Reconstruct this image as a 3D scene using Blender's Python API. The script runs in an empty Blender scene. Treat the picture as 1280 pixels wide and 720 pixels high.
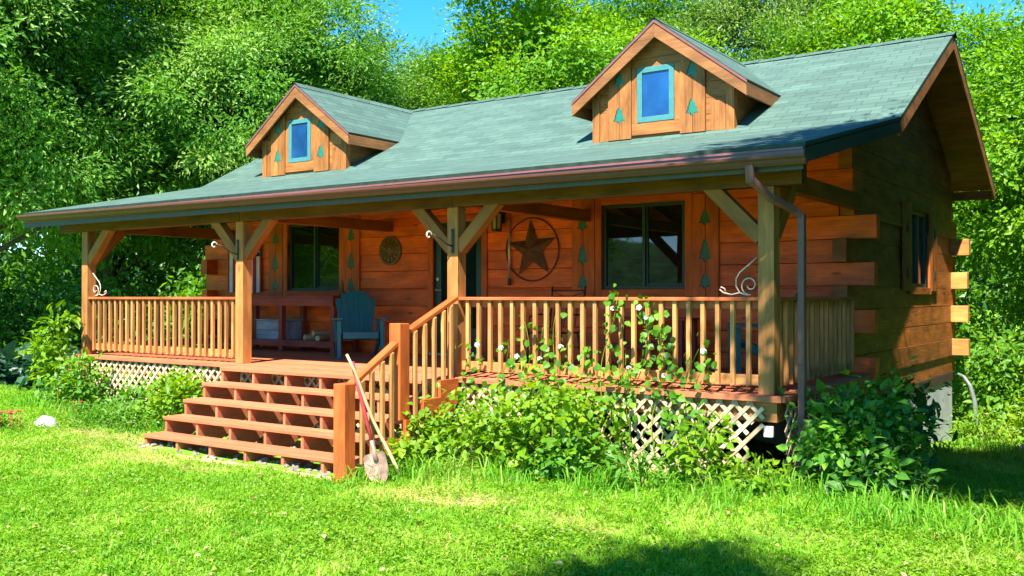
import bpy, math, random
import numpy as np
from mathutils import Vector, Matrix

random.seed(7)
RNG = np.random.default_rng(11)
SC = bpy.context.scene
COL = SC.collection
R = math.radians

# ------------------------------------------------------------------ camera, sky, sun, exposure
cam_d = bpy.data.cameras.new('camera')
cam_d.sensor_width = 36.0
cam_d.lens = 36.0 * 1208.84 / 1280.0
cam_d.clip_start, cam_d.clip_end = 0.05, 2000
cam = bpy.data.objects.new('camera', cam_d)
COL.objects.link(cam)
cam.location = (3.077, -8.635, 1.7203)
cam.rotation_euler = (R(90) + 0.00877, 0, 0.60695)
SC.camera = cam

SUN_TO = Vector((0.30, -1.0, 1.45)).normalized()          # direction towards the sun
SUN_EL = math.asin(SUN_TO.z)
SUN_AZ = math.atan2(SUN_TO.x, SUN_TO.y)                    # clockwise from +Y
world = bpy.data.worlds.new('World')
SC.world = world
world.use_nodes = True
wn = world.node_tree
sky = wn.nodes.new('ShaderNodeTexSky')
sky.sky_type = 'NISHITA'
sky.sun_disc = False
sky.sun_elevation = SUN_EL
sky.sun_rotation = SUN_AZ
sky.altitude = 3000
sky.air_density = 1.0
sky.dust_density = 0.15
sky.ozone_density = 3.0
bg = wn.nodes['Background']
bg.inputs['Strength'].default_value = 0.13
shs = wn.nodes.new('ShaderNodeHueSaturation')
shs.inputs['Saturation'].default_value = 1.35
shs.inputs['Hue'].default_value = 0.492
wn.links.new(sky.outputs[0], shs.inputs['Color'])
wn.links.new(shs.outputs[0], bg.inputs[0])

sun_d = bpy.data.lights.new('sun', 'SUN')
sun_d.energy = 5.0
sun_d.angle = R(0.53)
sun_d.color = (1.0, 0.95, 0.86)
sun = bpy.data.objects.new('sun', sun_d)
COL.objects.link(sun)
sun.location = (10, -30, 40)
sun.rotation_euler = (-SUN_TO).to_track_quat('-Z', 'Y').to_euler()

SC.view_settings.view_transform = 'Standard'
SC.view_settings.look = 'None'
SC.view_settings.gamma = 1
SC.view_settings.use_curve_mapping = False
SC.view_settings.exposure = 1.68
try:
    SC.cycles.use_denoising = True
    SC.cycles.max_bounces = 8
    SC.cycles.diffuse_bounces = 4
    SC.cycles.transmission_bounces = 4
    SC.cycles.sample_clamp_indirect = 6
except Exception:
    pass

# ------------------------------------------------------------------ materials
def new_mat(name):
    m = bpy.data.materials.new(name)
    m.use_nodes = True
    nt = m.node_tree
    return m, nt, nt.nodes, nt.links, nt.nodes['Principled BSDF']

def nd(N, t, **kw):
    n = N.new(t)
    for k, v in kw.items():
        setattr(n, k, v)
    return n

def ramp(N, stops):
    n = N.new('ShaderNodeValToRGB')
    while len(n.color_ramp.elements) < len(stops):
        n.color_ramp.elements.new(0.5)
    for e, (p, c) in zip(n.color_ramp.elements, stops):
        e.position = p
        e.color = (*c, 1)
    return n

def wood(name, dark, light, rough=0.6, knots=0.5, var=0.35, grain=1.0, bump=0.25, spec=0.3, blotch=0.35):
    m, nt, N, L, P = new_mat(name)
    uv = nd(N, 'ShaderNodeUVMap')
    mp = nd(N, 'ShaderNodeMapping')
    mp.inputs['Scale'].default_value = (1.1 * grain, 16 * grain, 1)
    L.new(uv.outputs[0], mp.inputs[0])
    nz = nd(N, 'ShaderNodeTexNoise')
    nz.inputs['Scale'].default_value = 2.6
    nz.inputs['Detail'].default_value = 7
    nz.inputs['Roughness'].default_value = 0.62
    nz.inputs['Distortion'].default_value = 0.7
    L.new(mp.outputs[0], nz.inputs['Vector'])
    rp = ramp(N, [(0.28, dark), (0.72, light)])
    L.new(nz.outputs[0], rp.inputs[0])
    # broad weathered blotches
    nb = nd(N, 'ShaderNodeTexNoise')
    nb.inputs['Scale'].default_value = 2.2
    nb.inputs['Detail'].default_value = 3
    mp2 = nd(N, 'ShaderNodeMapping')
    mp2.inputs['Scale'].default_value = (0.8, 2.5, 1)
    L.new(uv.outputs[0], mp2.inputs[0])
    L.new(mp2.outputs[0], nb.inputs['Vector'])
    at = nd(N, 'ShaderNodeAttribute', attribute_name='rnd')
    mr = nd(N, 'ShaderNodeMapRange')
    mr.inputs['To Min'].default_value = 1 - var
    mr.inputs['To Max'].default_value = 1 + var
    L.new(at.outputs['Fac'], mr.inputs[0])
    mb = nd(N, 'ShaderNodeMapRange')
    mb.inputs['From Min'].default_value = 0.3
    mb.inputs['From Max'].default_value = 0.7
    mb.inputs['To Min'].default_value = 1 - blotch
    mb.inputs['To Max'].default_value = 1 + blotch
    L.new(nb.outputs[0], mb.inputs[0])
    mu = nd(N, 'ShaderNodeMath', operation='MULTIPLY')
    L.new(mr.outputs[0], mu.inputs[0])
    L.new(mb.outputs[0], mu.inputs[1])
    hs = nd(N, 'ShaderNodeHueSaturation')
    L.new(mu.outputs[0], hs.inputs['Value'])
    L.new(rp.outputs[0], hs.inputs['Color'])
    # scuffed, sun-bleached flecks along the grain
    ns = nd(N, 'ShaderNodeTexNoise')
    ns.inputs['Scale'].default_value = 3.5
    ns.inputs['Detail'].default_value = 6
    mp4 = nd(N, 'ShaderNodeMapping')
    mp4.inputs['Scale'].default_value = (1.6, 7, 1)
    mp4.inputs['Location'].default_value = (5, 3, 0)
    L.new(uv.outputs[0], mp4.inputs[0])
    L.new(mp4.outputs[0], ns.inputs['Vector'])
    sm = nd(N, 'ShaderNodeMapRange')
    sm.inputs['From Min'].default_value = 0.56
    sm.inputs['From Max'].default_value = 0.74
    sm.inputs['To Max'].default_value = 0.26
    L.new(ns.outputs[0], sm.inputs[0])
    wx = nd(N, 'ShaderNodeMixRGB')
    g_ = sum(light) / 3
    wx.inputs[2].default_value = (min(1, light[0] * 0.75 + g_ * 0.5), min(1, light[1] * 0.9 + g_ * 0.3), light[2] * 0.8 + g_ * 0.25, 1)
    L.new(sm.outputs[0], wx.inputs[0])
    L.new(hs.outputs[0], wx.inputs[1])
    # knots
    vo = nd(N, 'ShaderNodeTexVoronoi')
    mp3 = nd(N, 'ShaderNodeMapping')
    mp3.inputs['Scale'].default_value = (1.5, 4.2, 1)
    L.new(uv.outputs[0], mp3.inputs[0])
    L.new(mp3.outputs[0], vo.inputs['Vector'])
    vo.inputs['Scale'].default_value = 1.0
    kr = nd(N, 'ShaderNodeMapRange')
    kr.inputs['From Min'].default_value = 0.06
    kr.inputs['From Max'].default_value = 0.11
    kr.inputs['To Min'].default_value = knots
    kr.inputs['To Max'].default_value = 0
    L.new(vo.outputs['Distance'], kr.inputs[0])
    mx = nd(N, 'ShaderNodeMixRGB')
    mx.inputs[2].default_value = (dark[0] * 0.25, dark[1] * 0.25, dark[2] * 0.3, 1)
    L.new(kr.outputs[0], mx.inputs[0])
    L.new(wx.outputs[0], mx.inputs[1])
    L.new(mx.outputs[0], P.inputs['Base Color'])
    P.inputs['Roughness'].default_value = rough
    P.inputs['Specular IOR Level'].default_value = spec
    bp = nd(N, 'ShaderNodeBump')
    bp.inputs['Strength'].default_value = bump
    bp.inputs['Distance'].default_value = 0.01
    L.new(nz.outputs[0], bp.inputs['Height'])
    L.new(bp.outputs[0], P.inputs['Normal'])
    return m

def plain(name, col, rough=0.5, metal=0.0, spec=0.5, noise=0.15, scale=12, bump=0.0):
    m, nt, N, L, P = new_mat(name)
    tc = nd(N, 'ShaderNodeTexCoord')
    nz = nd(N, 'ShaderNodeTexNoise')
    nz.inputs['Scale'].default_value = scale
    nz.inputs['Detail'].default_value = 5
    L.new(tc.outputs['Object'], nz.inputs['Vector'])
    lo = tuple(c * (1 - noise * 1.6) for c in col)
    hi = tuple(min(1, c * (1 + noise * 1.6)) for c in col)
    rp = ramp(N, [(0.3, lo), (0.7, hi)])
    L.new(nz.outputs[0], rp.inputs[0])
    L.new(rp.outputs[0], P.inputs['Base Color'])
    P.inputs['Roughness'].default_value = rough
    P.inputs['Metallic'].default_value = metal
    P.inputs['Specular IOR Level'].default_value = spec
    if bump:
        b = nd(N, 'ShaderNodeBump')
        b.inputs['Strength'].default_value = bump
        b.inputs['Distance'].default_value = 0.01
        L.new(nz.outputs[0], b.inputs['Height'])
        L.new(b.outputs[0], P.inputs['Normal'])
    return m

def shingles(name):
    m, nt, N, L, P = new_mat(name)
    uv = nd(N, 'ShaderNodeUVMap')
    # slightly wavy courses
    wz = nd(N, 'ShaderNodeTexNoise')
    wz.inputs['Scale'].default_value = 1.7
    wz.inputs['Detail'].default_value = 4
    L.new(uv.outputs[0], wz.inputs['Vector'])
    wa = nd(N, 'ShaderNodeVectorMath', operation='MULTIPLY_ADD')
    wa.inputs[1].default_value = (0.03, 0.022, 0)
    L.new(wz.outputs['Color'], wa.inputs[0])
    L.new(uv.outputs[0], wa.inputs[2])
    br = nd(N, 'ShaderNodeTexBrick')
    br.offset = 0.37
    br.inputs['Color1'].default_value = (0.056, 0.104, 0.084, 1)
    br.inputs['Color2'].default_value = (0.080, 0.142, 0.114, 1)
    br.inputs['Mortar'].default_value = (0.032, 0.060, 0.049, 1)
    br.inputs['Scale'].default_value = 1
    br.inputs['Mortar Size'].default_value = 0.0075
    br.inputs['Mortar Smooth'].default_value = 0.5
    br.inputs['Bias'].default_value = 0.1
    br.inputs['Brick Width'].default_value = 0.31
    br.inputs['Row Height'].default_value = 0.142
    L.new(wa.outputs[0], br.inputs['Vector'])
    nz = nd(N, 'ShaderNodeTexNoise')
    nz.inputs['Scale'].default_value = 1.1
    nz.inputs['Detail'].default_value = 8
    nz.inputs['Roughness'].default_value = 0.65
    mp = nd(N, 'ShaderNodeMapping')
    mp.inputs['Scale'].default_value = (0.6, 3.2, 1)
    L.new(uv.outputs[0], mp.inputs[0])
    L.new(mp.outputs[0], nz.inputs['Vector'])
    mr = nd(N, 'ShaderNodeMapRange')
    mr.inputs['From Min'].default_value = 0.3
    mr.inputs['From Max'].default_value = 0.7
    mr.inputs['To Min'].default_value = 0.78
    mr.inputs['To Max'].default_value = 1.22
    L.new(nz.outputs[0], mr.inputs[0])
    # mineral speckle
    sp = nd(N, 'ShaderNodeTexNoise')
    sp.inputs['Scale'].default_value = 160
    sp.inputs['Detail'].default_value = 2
    L.new(uv.outputs[0], sp.inputs['Vector'])
    sr = nd(N, 'ShaderNodeMapRange')
    sr.inputs['From Min'].default_value = 0.3
    sr.inputs['From Max'].default_value = 0.7
    sr.inputs['To Min'].default_value = 0.8
    sr.inputs['To Max'].default_value = 1.2
    L.new(sp.outputs[0], sr.inputs[0])
    mu = nd(N, 'ShaderNodeMath', operation='MULTIPLY')
    L.new(mr.outputs[0], mu.inputs[0])
    L.new(sr.outputs[0], mu.inputs[1])
    hs = nd(N, 'ShaderNodeHueSaturation')
    L.new(mu.outputs[0], hs.inputs['Value'])
    L.new(br.outputs[0], hs.inputs['Color'])
    L.new(hs.outputs[0], P.inputs['Base Color'])
    P.inputs['Roughness'].default_value = 0.85
    P.inputs['Specular IOR Level'].default_value = 0.25
    # sawtooth course height
    sx = nd(N, 'ShaderNodeSeparateXYZ')
    L.new(wa.outputs[0], sx.inputs[0])
    dv = nd(N, 'ShaderNodeMath', operation='DIVIDE')
    dv.inputs[1].default_value = 0.142
    L.new(sx.outputs['Y'], dv.inputs[0])
    fr = nd(N, 'ShaderNodeMath', operation='FRACT')
    L.new(dv.outputs[0], fr.inputs[0])
    inv = nd(N, 'ShaderNodeMath', operation='SUBTRACT')
    inv.inputs[0].default_value = 1.0
    L.new(fr.outputs[0], inv.inputs[1])
    ad = nd(N, 'ShaderNodeMath', operation='MULTIPLY_ADD')
    ad.inputs[1].default_value = 0.35
    L.new(sp.outputs[0], ad.inputs[0])
    L.new(inv.outputs[0], ad.inputs[2])
    b = nd(N, 'ShaderNodeBump')
    b.inputs['Strength'].default_value = 0.45
    b.inputs['Distance'].default_value = 0.012
    L.new(ad.outputs[0], b.inputs['Height'])
    L.new(b.outputs[0], P.inputs['Normal'])
    return m

def leaf_mat(name, a, b, c, trans=0.35, rough=0.45, spec=0.4):
    """per-leaf random colour a..b..c, translucent"""
    m, nt, N, L, P = new_mat(name)
    at = nd(N, 'ShaderNodeAttribute', attribute_name='rnd')
    rp = ramp(N, [(0.0, a), (0.55, b), (1.0, c)])
    L.new(at.outputs['Fac'], rp.inputs[0])
    L.new(rp.outputs[0], P.inputs['Base Color'])
    P.inputs['Roughness'].default_value = rough
    P.inputs['Specular IOR Level'].default_value = spec
    tr = nd(N, 'ShaderNodeBsdfTranslucent')
    hs = nd(N, 'ShaderNodeHueSaturation')
    hs.inputs['Hue'].default_value = 0.485
    hs.inputs['Saturation'].default_value = 1.1
    hs.inputs['Value'].default_value = 1.35
    L.new(rp.outputs[0], hs.inputs['Color'])
    L.new(hs.outputs[0], tr.inputs['Color'])
    mx = nd(N, 'ShaderNodeMixShader')
    mx.inputs[0].default_value = trans
    L.new(P.outputs[0], mx.inputs[1])
    L.new(tr.outputs[0], mx.inputs[2])
    L.new(mx.outputs[0], N['Material Output'].inputs['Surface'])
    return m

def glass(name, base, rough=0.02, ior=1.9):
    m, nt, N, L, P = new_mat(name)
    P.inputs['Base Color'].default_value = (*base, 1)
    P.inputs['Roughness'].default_value = rough
    P.inputs['IOR'].default_value = ior
    tc = nd(N, 'ShaderNodeTexCoord')
    nz = nd(N, 'ShaderNodeTexNoise')
    nz.inputs['Scale'].default_value = 1.6
    L.new(tc.outputs['Object'], nz.inputs['Vector'])
    b = nd(N, 'ShaderNodeBump')
    b.inputs['Strength'].default_value = 0.05
    b.inputs['Distance'].default_value = 0.02
    L.new(nz.outputs[0], b.inputs['Height'])
    L.new(b.outputs[0], P.inputs['Normal'])
    return m

M = {}
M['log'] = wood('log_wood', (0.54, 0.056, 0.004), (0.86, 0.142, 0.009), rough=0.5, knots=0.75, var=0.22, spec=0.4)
M['log_shade'] = wood('shade_darkened_gable_log_wood', (0.15, 0.038, 0.006), (0.38, 0.118, 0.020), rough=0.55, knots=0.75, var=0.3, spec=0.3, blotch=0.5)  # gable shade put into the colour: darker copy of the log wood
M['log_end'] = wood('log_end_wood', (0.42, 0.170, 0.040), (0.62, 0.290, 0.075), rough=0.6, knots=0.3, var=0.2)
M['trim'] = wood('trim_wood', (0.42, 0.062, 0.006), (0.64, 0.120, 0.012), rough=0.5, knots=0.4, var=0.15)
M['post'] = wood('post_wood', (0.30, 0.118, 0.030), (0.46, 0.198, 0.058), rough=0.6, knots=0.5, var=0.15)
M['newel'] = wood('newel_wood', (0.40, 0.075, 0.014), (0.52, 0.115, 0.027), rough=0.55, knots=0.4, var=0.12)
M['baluster'] = wood('baluster_wood', (0.35, 0.150, 0.042), (0.52, 0.245, 0.082), rough=0.6, knots=0.3, var=0.22)
M['rail'] = wood('rail_wood', (0.42, 0.090, 0.026), (0.54, 0.135, 0.044), rough=0.5, knots=0.2, var=0.1)
M['stain'] = wood('red_deck_stain', (0.44, 0.128, 0.056), (0.55, 0.180, 0.082), rough=0.6, knots=0.1, var=0.12, blotch=0.15)
M['bench'] = wood('red_bench_stain', (0.22, 0.035, 0.022), (0.32, 0.06, 0.035), rough=0.55, knots=0.2, var=0.15)
M['beam'] = wood('brace_wood', (0.22, 0.082, 0.018), (0.34, 0.135, 0.034), rough=0.6, knots=0.5, var=0.15)
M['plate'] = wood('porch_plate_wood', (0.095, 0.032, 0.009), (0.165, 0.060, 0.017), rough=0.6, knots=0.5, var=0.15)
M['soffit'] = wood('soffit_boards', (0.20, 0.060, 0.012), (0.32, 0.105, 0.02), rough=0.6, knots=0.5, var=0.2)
M['dormer'] = wood('dormer_boards', (0.22, 0.076, 0.018), (0.40, 0.165, 0.045), rough=0.6, knots=0.5, var=0.16)
M['rake'] = wood('rake_board_wood', (0.20, 0.078, 0.025), (0.32, 0.135, 0.044), rough=0.6, knots=0.3, var=0.1)
M['lattice'] = wood('lattice_wood', (0.44, 0.30, 0.16), (0.68, 0.52, 0.34), rough=0.8, knots=0.1, var=0.2)
M['gray_wood'] = wood('weathered_gray_wood', (0.24, 0.25, 0.27), (0.42, 0.44, 0.47), rough=0.8, knots=0.3, var=0.15)
M['stick'] = wood('bare_stick_wood', (0.42, 0.27, 0.13), (0.62, 0.44, 0.24), rough=0.8, knots=0.3, var=0.1)
M['bark'] = wood('tree_bark', (0.045, 0.032, 0.022), (0.13, 0.10, 0.075), rough=0.95, knots=0.0, var=0.2, grain=0.7, bump=0.8, spec=0.1)
M['roof'] = shingles('green_shingles')
M['mauve'] = plain('mauve_metal', (0.22, 0.080, 0.082), rough=0.38, spec=0.5, noise=0.06)
M['gutter'] = plain('brown_gutter_metal', (0.12, 0.048, 0.038), rough=0.45, spec=0.3, noise=0.06)
M['gray_eave'] = plain('gray_eave_metal', (0.055, 0.052, 0.055), rough=0.5, noise=0.08)
M['downspout'] = plain('downspout_metal', (0.185, 0.080, 0.072), rough=0.5, spec=0.25, noise=0.06)
M['darkrake'] = plain('shade_dark_trim', (0.020, 0.042, 0.030), rough=0.7, noise=0.2)  # tree shade on the porch rake put into the colour; also edges the shingles
M['doorglass'] = glass('storm_door_glass', (0.003, 0.012, 0.012), ior=1.2)
M['cutteal'] = plain('cutout_teal_paint', (0.010, 0.17, 0.12), rough=0.5, noise=0.1)
M['green'] = plain('cutout_green_paint', (0.016, 0.125, 0.085), rough=0.5, noise=0.1)
M['frame_green'] = plain('window_frame_green', (0.010, 0.045, 0.035), rough=0.45, noise=0.08)
M['teal'] = plain('teal_window_trim', (0.060, 0.205, 0.210), rough=0.6, spec=0.2, noise=0.08)
M['pane'] = glass('window_glass', (0.006, 0.010, 0.010), ior=1.7)
M['skypane'] = plain('sky_painted_dormer_glass', (0.010, 0.062, 0.20), rough=0.08, spec=0.9, noise=0.28, scale=2.2)  # sky reflection put into the base colour as mottled blue
M['door'] = plain('dark_green_door', (0.008, 0.030, 0.026), rough=0.3, noise=0.1)
M['chair'] = plain('teal_plastic', (0.009, 0.145, 0.160), rough=0.42, noise=0.08)
M['iron'] = plain('black_iron', (0.018, 0.016, 0.015), rough=0.5, noise=0.2)
M['rust'] = plain('rusty_tin', (0.135, 0.050, 0.022), rough=0.55, noise=0.3, scale=9, metal=0.3)
M['ring'] = plain('dark_rust_ring', (0.085, 0.028, 0.014), rough=0.6, noise=0.2)
M['plaque'] = plain('bronze_plaque', (0.16, 0.075, 0.025), rough=0.5, noise=0.3, scale=25, metal=0.2)
M['white'] = plain('white_paint', (0.78, 0.77, 0.74), rough=0.5, noise=0.04)
M['scroll'] = plain('pink_white_iron', (0.62, 0.46, 0.36), rough=0.5, noise=0.1)
M['silver'] = plain('thermometer_silver', (0.55, 0.55, 0.55), rough=0.35, metal=0.6, noise=0.1)
M['lampglass'] = plain('lantern_glass', (0.36, 0.27, 0.12), rough=0.15, noise=0.1)
M['concrete'] = plain('foundation_concrete', (0.38, 0.41, 0.40), rough=0.9, noise=0.12, scale=3, bump=0.2)
M['dark'] = plain('dark_interior', (0.012, 0.010, 0.008), rough=0.9)
M['sill'] = plain('dark_sill_flashing', (0.05, 0.022, 0.014), rough=0.6)
M['redpaint'] = plain('red_handle_paint', (0.42, 0.035, 0.05), rough=0.45, noise=0.15)
M['steel'] = plain('rusty_shovel_steel', (0.36, 0.22, 0.17), rough=0.5, metal=0.35, noise=0.3, scale=14)
M['stone'] = plain('pale_stone', (0.42, 0.42, 0.43), rough=0.9, noise=0.15, scale=6, bump=0.4)
M['gravel'] = plain('gravel_stone', (0.25, 0.20, 0.16), rough=0.95, noise=0.3, scale=8, bump=0.4)
M['flag_red'] = plain('flag_red', (0.36, 0.02, 0.06), rough=0.8, noise=0.08)
M['flag_white'] = plain('flag_white', (0.66, 0.63, 0.64), rough=0.8, noise=0.06)
M['flag_blue'] = plain('flag_blue', (0.012, 0.014, 0.045), rough=0.8, noise=0.08)
M['petal_white'] = plain('white_petals', (0.8, 0.78, 0.74), rough=0.6, noise=0.05)
M['petal_red'] = plain('red_petals', (0.55, 0.05, 0.06), rough=0.6, noise=0.2, scale=30)
M['hose'] = plain('pale_drain_tube', (0.13, 0.16, 0.14), rough=0.4, noise=0.1)
M['orange'] = plain('orange_flowers', (0.62, 0.20, 0.03), rough=0.6, noise=0.2, scale=30)

M['leaf_a'] = leaf_mat('ash_leaves', (0.062, 0.195, 0.016), (0.140, 0.335, 0.036), (0.310, 0.470, 0.105), 0.45, spec=0.35)
M['leaf_b'] = leaf_mat('bright_maple_leaves', (0.080, 0.235, 0.010), (0.165, 0.375, 0.018), (0.290, 0.465, 0.034), 0.46, spec=0.3)
M['leaf_c'] = leaf_mat('silvery_willow_leaves', (0.095, 0.210, 0.024), (0.200, 0.340, 0.065), (0.400, 0.480, 0.180), 0.42, spec=0.6)
M['leaf_d'] = leaf_mat('deep_green_leaves', (0.038, 0.130, 0.007), (0.085, 0.235, 0.012), (0.170, 0.340, 0.022), 0.42, spec=0.5)
M['leaf_e'] = leaf_mat('screen_cedar_sprays', (0.008, 0.030, 0.006), (0.016, 0.050, 0.010), (0.030, 0.080, 0.016), 0.25)
M['bed_leaf'] = leaf_mat('yellow_green_shrub_leaves', (0.085, 0.215, 0.008), (0.175, 0.345, 0.012), (0.310, 0.410, 0.018), 0.45)
M['vine_leaf'] = leaf_mat('vine_leaves', (0.055, 0.185, 0.012), (0.110, 0.290, 0.018), (0.220, 0.370, 0.026), 0.45)
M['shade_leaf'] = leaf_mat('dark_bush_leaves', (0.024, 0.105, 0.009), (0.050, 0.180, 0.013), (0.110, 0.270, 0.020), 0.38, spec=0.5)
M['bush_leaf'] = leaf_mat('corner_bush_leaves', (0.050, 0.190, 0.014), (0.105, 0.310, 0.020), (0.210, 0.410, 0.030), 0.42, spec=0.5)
M['deadleaf'] = leaf_mat('dry_leaves', (0.16, 0.09, 0.03), (0.34, 0.24, 0.09), (0.50, 0.42, 0.20), 0.2)
M['hosta'] = leaf_mat('bluish_hosta_leaves', (0.012, 0.052, 0.026), (0.024, 0.085, 0.040), (0.045, 0.120, 0.055), 0.25, spec=0.5)
M['silverleaf'] = leaf_mat('silver_leaves', (0.18, 0.26, 0.20), (0.26, 0.34, 0.28), (0.36, 0.42, 0.36), 0.25)
M['grass'] = leaf_mat('grass_blades', (0.085, 0.265, 0.010), (0.230, 0.455, 0.020), (0.540, 0.560, 0.150), 0.45, spec=0.25, rough=0.6)
M['tallgrass'] = leaf_mat('tall_grass_blades', (0.085, 0.280, 0.012), (0.160, 0.410, 0.020), (0.360, 0.460, 0.080), 0.45, spec=0.3, rough=0.55)

# ------------------------------------------------------------------ mesh builder
class MB:
    def __init__(s):
        s.v, s.f, s.uv, s.rnd, s.mi = [], [], [], [], []
    def face(s, idx, uvs, rnd, mi=0):
        s.f.append(idx); s.uv.extend(uvs); s.rnd.append(rnd); s.mi.append(mi)
    def box(s, c, size, rot=None, mi=0, rnd=None, taper=None):
        hx, hy, hz = size[0] / 2, size[1] / 2, size[2] / 2
        P = [Vector((sx * hx, sy * hy, sz * hz)) for sx in (-1, 1) for sy in (-1, 1) for sz in (-1, 1)]
        n0 = len(s.v)
        ax = max(range(3), key=lambda i: size[i])
        ou, ov = random.random() * 30, random.random() * 30
        rnd = random.random() if rnd is None else rnd
        for p in P:
            q = (rot @ p if rot is not None else p) + Vector(c)
            s.v.append(tuple(q))
        for fa, nax in (((0, 1, 3, 2), 0), ((4, 6, 7, 5), 0), ((0, 4, 5, 1), 1), ((2, 3, 7, 6), 1), ((0, 2, 6, 4), 2), ((1, 5, 7, 3), 2)):
            o = [i for i in range(3) if i != nax]
            if nax == ax:
                a, b = o
                uvs = [(P[i][a] * 0.6 + ou, P[i][b] * 0.25 + ov) for i in fa]
            else:
                b = [i for i in o if i != ax][0]
                uvs = [(P[i][ax] + ou, P[i][b] + ov + nax * 3.1) for i in fa]
            s.face([n0 + i for i in fa], uvs, rnd, mi)
    def b2(s, x0, x1, y0, y1, z0, z1, mi=0, rnd=None):
        s.box(((x0 + x1) / 2, (y0 + y1) / 2, (z0 + z1) / 2), (x1 - x0, y1 - y0, z1 - z0), mi=mi, rnd=rnd)
    def bar(s, p0, p1, w, h, up=(0, 0, 1), mi=0, rnd=None):
        """box from p0 to p1; w across, h along 'up'"""
        p0, p1 = Vector(p0), Vector(p1)
        d = p1 - p0
        L = d.length
        d.normalize()
        side = d.cross(Vector(up)).normalized()
        u = side.cross(d)
        rot = Matrix((d, side, u)).transposed()
        s.box((p0 + p1) / 2, (L, w, h), rot, mi, rnd)
    def prism(s, pts, o, a, b, n, t, mi=0, rnd=None, grain=None):
        """polygon pts (2D) in frame o + a*x + b*y, thickness t along n"""
        o, a, b, n = Vector(o), Vector(a), Vector(b), Vector(n)
        rnd = random.random() if rnd is None else rnd
        ou, ov = random.random() * 30, random.random() * 30
        n0 = len(s.v)
        k = len(pts)
        for (x, y) in pts: s.v.append(tuple(o + a * x + b * y))
        for (x, y) in pts: s.v.append(tuple(o + a * x + b * y + n * t))
        g = (lambda x, y: (y + ou, x + ov)) if grain == 'y' else (lambda x, y: (x + ou, y + ov))
        flip = a.cross(b).dot(n) * t > 0
        f1 = list(range(k)); f2 = list(range(k, 2 * k))
        if flip: f1 = f1[::-1]
        else: f2 = f2[::-1]
        s.face([n0 + i for i in f1], [g(*pts[i]) for i in f1], rnd, mi)
        s.face([n0 + i for i in f2], [g(*pts[i - k]) for i in f2], rnd, mi)
        for i in range(k):
            j = (i + 1) % k
            q = [i, j, j + k, i + k]
            if not flip: q = q[::-1]
            L = math.dist(pts[i], pts[j])
            base = {i: (0, 0), j: (L, 0), j + k: (L, abs(t)), i + k: (0, abs(t))}
            s.face([n0 + e for e in q], [(base[e][0] + ou, base[e][1] + ov) for e in q], rnd, mi)
    def quad(s, p, uvs, mi=0, rnd=0.5):
        n0 = len(s.v)
        s.v.extend([tuple(x) for x in p])
        s.face(list(range(n0, n0 + len(p))), uvs, rnd, mi)
    def tube(s, path, r, n=8, mi=0, rnd=None, caps=True):
        path = [Vector(p) for p in path]
        rs = r if isinstance(r, (list, tuple)) else [r] * len(path)
        rnd = random.random() if rnd is None else rnd
        ou = random.random() * 20
        n0 = len(s.v)
        prev = None
        dist = 0
        ds = []
        for i, p in enumerate(path):
            d = (path[min(i + 1, len(path) - 1)] - path[max(i - 1, 0)]).normalized()
            ref = prev if prev is not None else (Vector((0, 0, 1)) if abs(d.z) < 0.9 else Vector((1, 0, 0)))
            sd = (ref - d * ref.dot(d)).normalized()
            prev = sd
            up = d.cross(sd)
            if i: dist += (p - path[i - 1]).length
            ds.append(dist)
            for j in range(n):
                an = 2 * math.pi * j / n
                s.v.append(tuple(p + (sd * math.cos(an) + up * math.sin(an)) * rs[i]))
        for i in range(len(path) - 1):
            for j in range(n):
                k = (j + 1) % n
                q = [n0 + i * n + j, n0 + i * n + k, n0 + (i + 1) * n + k, n0 + (i + 1) * n + j]
                c = 6.28 * max(rs)
                uvs = [(ds[i] + ou, j / n * c), (ds[i] + ou, (j + 1) / n * c), (ds[i + 1] + ou, (j + 1) / n * c), (ds[i + 1] + ou, j / n * c)]
                s.face(q, uvs, rnd, mi)
        if caps:
            for i, rev in ((0, True), (len(path) - 1, False)):
                q = [n0 + i * n + j for j in range(n)]
                if rev: q = q[::-1]
                s.face(q, [(0.1 * math.cos(j) + ou, 0.1 * math.sin(j)) for j in range(n)], rnd, mi)
    def lathe(s, prof, c, n=16, axis='z', mi=0):
        c = Vector(c)
        n0 = len(s.v)
        rnd = random.random()
        for (r, z) in prof:
            for j in range(n):
                an = 2 * math.pi * j / n
                p = Vector((r * math.cos(an), r * math.sin(an), z))
                if axis == 'y': p = Vector((p.x, p.z, p.y))
                s.v.append(tuple(c + p))
        for i in range(len(prof) - 1):
            for j in range(n):
                k = (j + 1) % n
                q = [n0 + i * n + j, n0 + i * n + k, n0 + (i + 1) * n + k, n0 + (i + 1) * n + j]
                if axis == 'y': q = q[::-1]
                s.face(q, [(i, j), (i, j + 1), (i + 1, j + 1), (i + 1, j)], rnd, mi)
    def build(s, name, mats, parent=None, bevel=0.0, smooth=False, label=None, origin=None):
        me = bpy.data.meshes.new(name)
        v = s.v
        off = Vector((0, 0, 0))
        if parent is not None: off = Vector(parent['wloc'])
        elif origin is not None: off = Vector(origin)
        if off.length: v = [(a - off.x, b - off.y, c - off.z) for a, b, c in v]
        me.from_pydata(v, [], s.f)
        uvl = me.uv_layers.new(name='UVMap')
        uvl.data.foreach_set('uv', np.array(s.uv, dtype=np.float32).ravel())
        at = me.attributes.new('rnd', 'FLOAT', 'FACE')
        at.data.foreach_set('value', np.array(s.rnd, dtype=np.float32))
        me.polygons.foreach_set('material_index', s.mi)
        if smooth: me.polygons.foreach_set('use_smooth', [True] * len(s.f))
        for m in (mats if isinstance(mats, (list, tuple)) else [mats]): me.materials.append(m)
        me.update()
        o = bpy.data.objects.new(name, me)
        COL.objects.link(o)
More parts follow.
